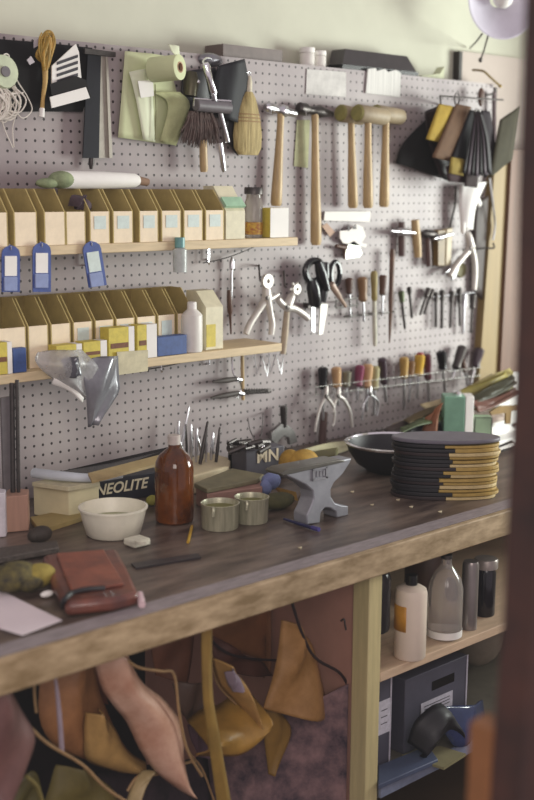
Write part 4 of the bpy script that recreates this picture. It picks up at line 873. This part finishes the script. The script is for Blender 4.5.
# leather offcuts pile leaning behind
off = [
 ([(384, 430), (410, 418), (446, 402)], [(388, 434), (414, 424), (450, 410)], '3a2c28', -.22, 'dark brown strip lying across the left of the offcut pile'),
 ([(380, 440), (405, 432), (440, 426)], [(384, 444), (408, 438), (444, 432)], '1c1820', -.26, 'black narrow strip lowest in the leather tangle'),
 ([(404, 420), (430, 408), (470, 394)], [(408, 424), (434, 414), (474, 400)], '584a2a', -.23, 'thin dark khaki strip slanting up through the pile'),
 ([(455, 392), (480, 381), (510, 368)], [(460, 398), (486, 388), (514, 376)], 'a69a5c', -.19, 'light olive leather strip at the upper end of the pile'),
 ([(470, 398), (488, 388), (512, 374)], [(476, 404), (494, 396), (518, 384)], '3c3a24', -.255, 'blackish olive strip at the upper end of the pile'),
 ([(372, 440), (420, 414), (470, 392)], [(378, 446), (428, 424), (478, 402)], '6d5c58', -.20, 'mauve brown strap end pointing left out of the offcut pile'),
 ([(392, 425), (440, 404), (498, 378)], [(398, 438), (446, 420), (500, 392)], 'a89468', -.14, 'pale tan leather sheet at the back of the offcut pile'),
 ([(420, 405), (452, 394), (492, 374)], [(432, 416), (462, 408), (500, 384)], 'c0b088', -.17, 'cream leather offcut in the middle of the pile'),
 ([(444, 398), (476, 384), (505, 372)], [(456, 410), (484, 398), (512, 382)], '8c8038', -.21, 'olive leather strip lying on top of the offcut pile'),
 ([(452, 400), (480, 390), (508, 380)], [(462, 412), (488, 404), (514, 390)], '6a6028', -.24, 'dark olive leather strip below the topmost one'),
 ([(388, 436), (412, 428), (444, 420)], [(392, 446), (420, 440), (448, 432)], '2a2430', -.24, 'black leather tangle at the left of the mint tin'),
 ([(425, 418), (422, 430), (416, 446)], [(443, 402), (438, 420), (436, 446)], '8a5430', -.27, 'rust brown leather strip standing just left of the mint tin'),
 ([(400, 428), (418, 420), (440, 414)], [(402, 433), (420, 426), (442, 420)], '4c5a34', -.26, 'dark green strip among the black leather tangle'),
 ([(470, 402), (490, 398), (515, 388)], [(478, 412), (496, 406), (522, 394)], '6e4638', -.28, 'reddish brown strip pointing right out of the offcut pile'),
 ([(468, 412), (486, 410), (500, 406)], [(470, 424), (490, 424), (506, 420)], 'd8c4b8', -.24, 'pinkish pale leather offcut above the low green tin')]
for A_, C_, colr, y, lab in off:
    solo('leather_offcut', M().sheet([(p[0], p[1], y) for p in A_], [(p[0], p[1], y-.03) for p in C_], 12, 6, .008, ph=hash(colr) % 5 if False else len(lab)), mat('off_'+colr, colr, .6, 0, .3, 24, .3), lab, 'leather offcut', 'leather offcuts in the pile', solid=.004)
brt = mat('sunlit_paper', 'fbfaf6', .8, 0, .03, 10)
r = root('paper_heap', 'heap of bright white papers at the right end of the bench', 'papers')
part('sheet', M().sheet([(494, 374, -.16), (496, 400, -.2), (488, 436, -.24)], [(530, 372, -.16), (532, 400, -.2), (530, 436, -.24)], 8, 8, .012), brt, r, solid=.004)
part('sheet', M().sheet([(476, 434, -.34), (490, 428, -.34), (510, 424, -.34)], [(482, 446, -.36), (500, 446, -.36), (528, 444, -.36)], 8, 8, .008), brt, r, solid=.006)
part('base_stack', fprism([(474, 452), (505, 446), (540, 436), (540, 428), (480, 440)], BZ+.0006, .02), brt, r)
solo('cardboard_bracket', M().pp([(490, 412), (500, 406), (522, 405), (522, 410), (512, 411), (511, 424), (506, 424), (506, 413), (492, 415)], -.30, .006), mat('brown_card', '8a6c34', .7), 'brown cardboard angle lying on the bright papers', 'card')
solo('dark_tool', M().tube([on(496, 452)+Vector((0, 0, .006)), on(512, 448)+Vector((0, 0, .01))], [.01, .014], 8), dsteel, 'dark metal tool end right of the leather stack', 'tool')
# plastic bag hanging from lower shelf
ZMIN = None
bagm = mat('cloudy_plastic', 'dcdcdc', .25, 0, .3, 30, .8, trans=.5, alpha=.7)
r = root('plastic_bag', 'crumpled clear plastic bag with grey part hanging over the lower shelf edge', 'bag')
part('clear_part', M().sheet([(38, 352, -.165), (36, 364, -.175), (54, 378, -.18), (84, 398, -.17)], [(82, 350, -.165), (96, 362, -.19), (98, 376, -.18), (92, 402, -.17)], 14, 12, .014, .015), bagm, r, solid=.001)
part('grey_part', M().sheet([(92, 358, -.17), (84, 374, -.18), (86, 395, -.18), (88, 428, -.165)], [(118, 356, -.165), (119, 378, -.17), (118, 395, -.17), (98, 424, -.165)], 14, 10, .01, .01), mat('grey_film', '8a8a90', .25, .3, .3, 14, .5), r, solid=.001)
part('shiny_fold', M().sheet([(60, 360, -.19), (66, 376, -.195)], [(78, 356, -.2), (82, 376, -.2)], 8, 8, .012, .01), mat('dark_film', '5a5a60', .15, .2), r, solid=.001)
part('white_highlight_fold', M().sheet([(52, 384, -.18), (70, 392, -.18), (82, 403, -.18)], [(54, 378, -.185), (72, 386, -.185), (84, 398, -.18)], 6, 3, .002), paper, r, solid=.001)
solo('paper_flap', M().pp([(117, 352), (148, 350), (148, 371), (119, 375)], -.1535, .002), mat('cream_flap', 'cfc6a4', .6), 'cream paper card hanging from the lower shelf edge right of the plastic bag', 'card')
# ------------------------------------------------------------------ bottles and boxes under the bench
ZS = zs+.0006
def ons(px, py, z): return B(px, py, z)
r = root('white_bottle', 'cream white bottle with black cap and orange label under the bench', 'bottle')
c = ons(409.5, 656, ZS)
part('body', M().lp(c, [(0, 0), (15, 0), (16, 1.5), (16, 66), (15, 70), (11, 72.5), (6, 74), (0, 74)], 34), mat('ivory_plastic', 'e6d6c4', .4, 0, .08, 14), r)
part('cap', M().lp(c, [(0, 74.2), (5.8, 74.2), (5.6, 84), (0, 84.6)]), blackpl, r)
kk = S(c)
lb = M(); av = math.atan2(-r0.y, -r0.x)
q_ = [[lb.b.verts.new(c+Vector((16.3*kk*math.cos(av+t), 16.3*kk*math.sin(av+t), z*kk))) for z in (30, 56)] for t in [-.1+.16*n_ for n_ in range(9)]]
for a_, b_ in zip(q_, q_[1:]): lb.b.faces.new((a_[0], b_[0], b_[1], a_[1]))
part('label', lb, mat('orange_label', 'd09434', .5, 0, .2, 30), r, solid=.0005)
r = root('glass_jug', 'clear glass jug with narrow neck and white powder in the bottom', 'jug')
c = ons(444, 636, ZS)
jg = mat('jug_glass', 'ddd6d0', .1, 0, .1, 8, trans=.75, coat=.4)
part('body', M().lp(c, [(0, 0), (15, 0), (17, 2), (17.5, 10), (17.5, 50), (15, 60), (9, 69), (5.5, 74), (5.2, 80), (0, 80)], 36), jg, r)
part('powder', M().lp(c, [(17.7, 2), (17.9, 2), (17.9, 9), (17.7, 9)], 36, closed=True), paper, r)
part('neck_cap', M().lp(c, [(0, 80.2), (5.6, 80.2), (5.4, 84), (0, 84.4)]), dsteel, r)
c = ons(468.5, 628, ZS)
solo('steel_tube', M().lp(c, [(0, 0), (8.2, 0), (8.2, 66), (7, 69), (0, 69)], 26), mat('grey_tube', '8f8784', .3, .6, .2, 10), 'plain grey metal tube standing between jug and dark jar', 'tube')
r = root('dark_jar', 'dark glass jar with grey screw lid right of the grey tube', 'jar')
c = ons(484, 614, ZS)
part('body', M().lp(c, [(0, 0), (10, 0), (10.5, 2), (10.5, 44), (9, 48)], 28), mat('dark_glass', '1a161e', .15, 0, .3, 20), r)
part('lid', M().lp(c, [(0, 48.2), (12, 48.2), (12, 56), (11, 57.5), (0, 58)]), mat('grey_lid', 'a09690', .4, .4), r)
r = root('round_jar', 'dark round-shouldered jar behind the cream white bottle', 'jar')
c = ons(403, 640, ZS)+Vector((0, .10, 0)); 
part('body', M().lp(c, [(0, 0), (17, 0), (18, 3), (18, 52), (16, 60), (9, 66), (0, 68)], 30), mat('smoky_glass', '4a4448', .2, 0, .3, 10, trans=.2), r)
r = root('round_jar', 'wide dark jar at the back of the bottle shelf behind the jug', 'jar')
c = ons(444, 610, ZS)+Vector((.05, .10, 0))
part('body', M().lp(c, [(0, 0), (22, 0), (22, 50), (18, 58), (0, 60)], 30), mat('brown_tin', '5a4034', .4, 0, .3, 14), r)
# file boxes
ZL = zl+.0006
fbm = mat('slate_card', '4c4a58', .6, 0, .2, 16)
def filebox(x0, x1, yt, y, dep, label, lb, handle=True):
    r = root('file_box', label, 'box', 'slate file boxes under the bench')
    a, b = max(px0+.006, P(x0, 700, y).x), P(x1, 700, y).x; zt_ = P((x0+x1)/2, yt, y).z
    zt_ = min(zt_, zs-.03)
    bd = part('body', M().box(a, b, y, y+dep, ZL, zt_), fbm, r, bevel=.002)
    part('white_edge', M().box(b-.004, b+.001, y-.0015, y-.0002, ZL, zt_), mat('pale_edge', 'b8b4c0', .6), r)
    if handle: part('handle_hole', M().box(a+(b-a)*.42, a+(b-a)*.78, y-.0012, y-.0003, zt_-.055, zt_-.032), blackpl, r)
    (l0, l1, l2, l3) = lb
    lc = part('label_card', M().box(max(a, P(l0, 700, y).x), P(l1, 700, y).x, y-.0015, y-.0003, P((l0+l1)/2, l3, y).z, P((l0+l1)/2, l2, y).z), mat('lilac_label', 'c8c4d0', .6, 0, .25, 90), bd)
    for j in range(3):
        zz = P((l0+l1)/2, l2+(l3-l2)*(.3+.2*j), y).z
        part('ruled_line', M().box(P(l0+3, 700, y).x, P(l1-3, 700, y).x, y-.0022, y-.0016, zz, zz+.0018), mat('ink', '37333c'), bd)
filebox(405, 466, 668, -.770, .34, 'slate blue cardboard file box with hand hole and white label', (421, 452, 697, 712))
filebox(345, 391, 680, -.770, .34, 'slate file box half hidden behind the post, with a tall lined label', (378, 390, 700, 733), False)
ZMIN = ZL+.006
dk = root('dark_boot', 'black and blue shiny boot lying in front of the slate file box', 'boot')
part('upper', M().sheet([(408, 742, -.790), (415, 722, -.800), (430, 706, -.810), (440, 704, -.810)], [(418, 758, -.810), (436, 742, -.830), (450, 730, -.830), (462, 742, -.830)], 14, 10, .01, .03), black, dk, solid=.006)
part('blue_side', M().sheet([(434, 708, -.815), (442, 728, -.830), (456, 748, -.835)], [(482, 700, -.790), (484, 720, -.800), (478, 744, -.820)], 12, 8, .01, .02), mat('blue_gloss', '34406a', .25, 0, .4, 10, coat=.3), dk, solid=.004)
ZMIN = None
solo('blue_binder', fprism([(378, 790), (438, 764), (428, 750), (378, 770)], ZL, .012), mat('steel_blue', '4c5670', .5, 0, .2, 12), 'flat blue-grey binder lying on the lower shelf under the bench', 'binder', bevel=.002)
solo('olive_folder', fprism([(402, 757), (440, 748), (466, 756), (444, 770)], ZL, .006), mat('olive_folder', '86805c', .6, 0, .2, 12), 'olive folder lying beside the blue-grey binder', 'folder')
solo('shelf_lining', M().box(px0+.003, 3.2, -.838, -.831, zl-.028, zl+.004), mat('blue_white_strip', '8088a0', .5, 0, .3, 30), 'bluish worn edging strip along the lower shelf under the bench', 'strip')
solo('cream_bag', M().ell(Vector((P(480, 690, -.60).x+.03, -.56, (zs+ZL)/2-.02)), .075, .08, (zs-ZL)/2-.03), mat('grey_beige_bag', '847868', .7, 0, .3, 10, .3), 'grey beige cloth bag to the right of the slate file boxes', 'bag')
# ------------------------------------------------------------------ leather hides under the bench
UNDER = True
def hide(name, A_, C_, colr, lab, wave=.01, bulge=.0, cat='leather hide', n=20, m=10, col2=None, rough=.5, solid=.003, grp='leather hides stored under the bench', ph=0):
    return solo(name, M().sheet(A_, C_, n, m, wave, bulge, ph), mat('hide_'+colr, colr, rough, 0, .4, 9, .15, col2=col2), lab, cat, grp, solid=solid)
def H3(L_, x0=0, y0=600, s=2.67, y=-.570): return [(x0+q[0]/s, y0+q[1]/s, q[2] if len(q) > 2 else y) for q in L_]
hide('leather_hide', H3([(-60, 230), (-60, 380), (-60, 540)], y=-.800), H3([(20, 225), (60, 300), (92, 370), (70, 440), (20, 540)], y=-.770), '7a5450', 'mauve brown hide curling in from the left edge under the bench', .01, .03)
hide('leather_hide', H3([(120, 170), (105, 240), (110, 330), (165, 400), (230, 430), (320, 455)], y=-.570), H3([(250, 160), (262, 230), (285, 300), (310, 360), (340, 410), (390, 440)], y=-.590), 'ae7a4e', 'golden tan hide with scalloped lower edge hanging at the left', .015, .02, col2='7e5434')
hide('leather_hide', H3([(245, 130), (270, 230), (305, 282), (338, 322), (375, 400), (420, 462), (486, 510)], y=-.720), H3([(332, 130), (375, 215), (440, 270), (487, 340), (490, 420), (500, 480), (500, 512)], y=-.720), 'd8b29c', 'pale salmon tan hide tongue hanging in front with a pointed tip', .004, .035, col2='b08068', rough=.32)
hide('leather_hide', H3([(228, 300), (225, 360), (235, 430), (318, 458)], y=-.60), H3([(262, 290), (300, 335), (335, 395), (390, 436)], y=-.61), 'c8a062', 'pale gold folded lobe on the lower edge of the golden tan hide', .006, .03, rough=.35)
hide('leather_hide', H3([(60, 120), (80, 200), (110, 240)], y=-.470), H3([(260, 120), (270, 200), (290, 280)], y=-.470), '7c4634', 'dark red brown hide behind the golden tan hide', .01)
hide('leather_hide', H3([(400, 80), (405, 140), (415, 200)], y=-.520), H3([(520, 60), (512, 150), (500, 225)], y=-.520), '7c4c34', 'square brown hide corner showing above the salmon tongue', .004)
hide('leather_hide', H3([(150, 440), (130, 500), (110, 580)], y=-.670), H3([(220, 440), (300, 510), (340, 580)], y=-.670), '6e6230', 'olive hide lying low at the bottom left', .01, .03)
hide('leather_hide', H3([(385, 455), (360, 480), (330, 560)], y=-.670), H3([(420, 450), (390, 500), (360, 580)], y=-.690), 'c0a878', 'pale curled strip at the bottom beneath the salmon tongue', .004, .01)
hide('leather_hide', H3([(0, 560), (80, 455), (110, 500)], y=-.670), H3([(0, 640), (90, 560), (130, 640)], y=-.670), '5c5426', 'dark olive hide piece in the bottom left corner', .006)
# crop J pieces
def J3(L_, y=-0.700): return [(180+q[0]/2.67, 560+q[1]/2.67, q[2] if len(q) > 2 else y) for q in L_]
hide('leather_strap', J3([(56, 170), (60, 350), (75, 480), (100, 660)], -0.800), J3([(84, 170), (86, 350), (106, 480), (138, 660)], -0.800), '9c7c38', 'long olive gold leather strap hanging straight down', .002, .006, 'leather strap', m=5)
hide('leather_hide', J3([(70, 190), (110, 225), (200, 260), (262, 300)], -0.520), J3([(180, 140), (250, 120), (330, 160), (345, 250)], -0.520), '9a6640', 'broad brown hide at the back in the middle', .01)
hide('leather_hide', J3([(270, 160), (262, 240), (240, 340), (222, 395)], -0.720), J3([(300, 170), (345, 215), (372, 300), (402, 425)], -0.720), 'b08450', 'triangular golden brown hide in the centre with a wide base', .012, .03, col2='87602c')
hide('leather_hide', J3([(222, 400), (225, 480), (236, 570)], -0.700), J3([(262, 400), (296, 462), (246, 572)], -0.700), '94702e', 'small pointed olive brown hide below the triangular one', .004, .01)
hide('leather_hide', J3([(18, 430), (60, 400), (110, 380), (150, 350), (180, 345)], -0.660), J3([(40, 520), (90, 520), (150, 525), (190, 500), (216, 465)], -0.740), 'b0863a', 'golden hide rolled into a scoop shape', .008, .05, col2='84642a')
hide('leather_hide', J3([(85, 260), (100, 320), (140, 370), (170, 400)], -0.700), J3([(130, 285), (165, 320), (190, 370), (210, 460)], -0.740), 'c49a5c', 'shiny tan hide edge curling over the golden scoop', .006, .03, rough=.35)
hide('leather_hide', J3([(118, 300), (128, 330), (140, 350)], -0.750), J3([(140, 290), (160, 320), (172, 345)], -0.760), '9a8a98', 'small silvery mauve leather curl near the strap', .004, .01, rough=.3)
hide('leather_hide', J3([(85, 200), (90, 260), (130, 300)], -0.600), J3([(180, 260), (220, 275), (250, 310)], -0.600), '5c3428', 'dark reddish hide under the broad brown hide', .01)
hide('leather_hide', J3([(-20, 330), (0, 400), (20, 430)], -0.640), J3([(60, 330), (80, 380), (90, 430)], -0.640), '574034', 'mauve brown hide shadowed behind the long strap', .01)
hide('leather_hide', J3([(365, 250), (380, 310), (385, 345)], -0.600), J3([(395, 270), (440, 310), (450, 340)], -0.600), 'a8823c', 'amber hide corner touching the divider post', .004)
hide('leather_hide', J3([(20, 440), (30, 480), (50, 525)], -0.600), J3([(50, 440), (80, 490), (100, 530)], -0.600), '6a4c5a', 'purple brown hide behind the golden scoop', .006)
solo('pale_card', M().prism([P(324, 689, -.450), P(346, 690, -.450), P(346, 700, -.450), P(325, 707, -.450)], (0, .004, 0)), cream, 'pale cream card piece beside the divider post under the bench', 'card')
solo('pale_card', M().prism([P(276, 720, -.470), P(300, 708, -.470), P(303, 714, -.470), P(278, 726, -.470)], (0, .004, 0)), cream, 'pale card strip showing beneath the triangular hide', 'card')
def lace(pts, r_, mm, lab, y=-.670): return solo('leather_lace', M().tp(pts, y, r_, 8, 6), mm, lab, 'lace', 'leather laces under the bench')
dkl = mat('dark_lace', '2c1c20', .5); tnl = mat('tan_lace', 'a08058', .5); sil = mat('silver_lace', 'a898a4', .35)
lace(H3([(146, 190), (158, 300), (165, 405)], y=-.730), [1.4, 2.6, 2.8], sil, 'pale mauve shiny lace hanging at the left', -.730)
lace(H3([(92, 190), (92, 250), (97, 300)], y=-.730), 1.4, tnl, 'short tan lace hanging near the left edge', -.730)
lace(H3([(325, 150), (370, 180), (430, 190), (465, 200), (478, 300), (500, 400), (540, 470)], y=-.750), 1.6, tnl, 'long tan lace looping across the salmon hide', -.750)
lace(H3([(80, 340), (130, 385), (220, 440), (280, 500), (340, 540)], y=-.750), 1.8, tnl, 'tan lace curving along the bottom left', -.750)
lace(H3([(70, 470), (100, 500), (120, 560)], y=-.750), 2, mat('olive_lace', '7c703c', .5), 'olive lace curling in the bottom left corner', -.750)
lace(H3([(340, 510), (370, 470), (420, 465), (480, 440), (520, 430)], y=-.670), 1.6, tnl, 'pale lace curling at the bottom centre', -.670)
lace(J3([(75, 205), (120, 245), (180, 262), (258, 268)], -.620), 1.4, dkl, 'dark lace loop crossing behind the triangular hide', -.620)
lace(J3([(290, 80), (320, 180), (360, 260), (430, 305), (455, 370), (445, 460), (425, 520)], -.76), 1.6, dkl, 'dark lace curving down beside the divider post', -.76)
lace(J3([(0, 470), (30, 520), (60, 560), (90, 640)], -.620), 1.3, tnl, 'thin tan lace left of the long strap', -.620)
lace(J3([(84, 250), (100, 330), (150, 385)], -.690), 1.1, tnl, 'thin tan lace right of the long strap top', -.690)
solo('mottled_cowhide', M().sheet([(205, 735, -.50), (210, 780, -.54), (215, 850, -.6)], [(349, 684, -.775), (349, 740, -.775), (349, 850, -.775)], 14, 14, .01, .02), mat('mottled_purple', '8a6c6c', .8, 0, .6, 14, .4, col2='2a2030'), 'mottled purple-brown hair hide lying at the bottom beside the post', 'leather hide', solid=.004)
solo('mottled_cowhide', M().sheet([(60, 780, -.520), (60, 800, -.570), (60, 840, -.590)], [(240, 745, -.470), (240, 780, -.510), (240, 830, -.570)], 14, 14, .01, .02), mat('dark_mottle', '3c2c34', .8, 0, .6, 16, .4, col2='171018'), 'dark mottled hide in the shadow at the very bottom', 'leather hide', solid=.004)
# ------------------------------------------------------------------ foreground posts
UNDER = False
def post(px, y, th):
    pts = [P(a, b, y) for a, b in px]; pts = [Vector((p.x, p.y, 0 if q[1] >= 850 else 2.9 if q[1] <= -50 else p.z)) for p, q in zip(pts, px)]
    return M().prism(pts, (0, -th, 0))
solo('door_post', post([(525, -60), (590, -60), (590, 900), (480, 900), (492, 760), (503, 620), (509, 480), (516, 330), (518, 200), (523, 60)], -1.75, .04), mat('dark_red_post', '4a2a22', .6, 0, .5, 5, col2='1a0f12'), 'dark reddish wooden door post in the blurred foreground', 'post')
solo('wooden_stake', post([(470, 722), (487, 712), (492, 722), (490, 900), (462, 900)], -1.72, .03), mat('orange_wood', '8a5a34', .6, 0, .3, 8), 'blurred orange-brown wooden stake end in front of the dark post', 'stake')
# ------------------------------------------------------------------ recentre every object on itself
bpy.context.view_layer.update()
def bounds(o, acc):
    if o.type == 'MESH': acc += [v.co.copy() for v in o.data.vertices]
    for ch in o.children: bounds(ch, acc)
    return acc
def recentre(o, pw):
    vs = [v.co for v in o.data.vertices]
    c = Vector([(min(p[i] for p in vs)+max(p[i] for p in vs))/2 for i in range(3)])
    o.data.transform(Matrix.Translation(-c)); o.location = c-pw
    for ch in o.children: recentre(ch, c)
for o in [o for o in COL.objects if o.parent is None]:
    pts = bounds(o, [])
    if not pts: continue
    b = Vector(((min(p.x for p in pts)+max(p.x for p in pts))/2, (min(p.y for p in pts)+max(p.y for p in pts))/2, min(p.z for p in pts)))
    if o.type == 'MESH': o.data.transform(Matrix.Translation(-b))
    o.location = b
    for ch in o.children: recentre(ch, b)
# ------------------------------------------------------------------ light, world, camera
w = bpy.data.worlds.new('world'); scn.world = w; w.use_nodes = True
w.node_tree.nodes['Background'].inputs[0].default_value = (.92, .80, .86, 1); w.node_tree.nodes['Background'].inputs[1].default_value = .58
def area(name, loc, target, sx, sy, e, colr):
    l = bpy.data.lights.new(name, 'AREA'); l.shape = 'RECTANGLE'; l.size = sx; l.size_y = sy; l.energy = e; l.color = colr
    o = bpy.data.objects.new(name, l); COL.objects.link(o); o.location = loc
    o.rotation_euler = (Vector(target)-Vector(loc)).to_track_quat('-Z', 'Y').to_euler(); return o
area('camera_fill', (-.2, -3.4, 2.3), (1.8, 0, .9), 1.6, 1.2, 42, (1, .90, .84))  # added fill from behind the camera, brightens hides and bin fronts
area('window_light', (5.3, -2.0, 1.55), (3, -.5, 1.2), 1.5, 1.2, 172, (.94, 1, .93))
cam = bpy.data.cameras.new('camera'); co = bpy.data.objects.new('camera', cam); COL.objects.link(co)
cam.sensor_fit = 'VERTICAL'; cam.sensor_height = 36; cam.lens = F/H*36; cam.clip_start = .05
co.matrix_world = Matrix.Translation(CAM)@Matrix((rt, up, -fw)).transposed().to_4x4()
cam.dof.use_dof = True; cam.dof.focus_distance = 2.95; cam.dof.aperture_fstop = 2.2
scn.camera = co
vs = scn.view_settings; vs.view_transform = 'Standard'; vs.use_curve_mapping = True
cu = vs.curve_mapping.curves[3]; cu.points[0].location = (0, .010); cu.points[1].location = (1, 1); vs.curve_mapping.update()
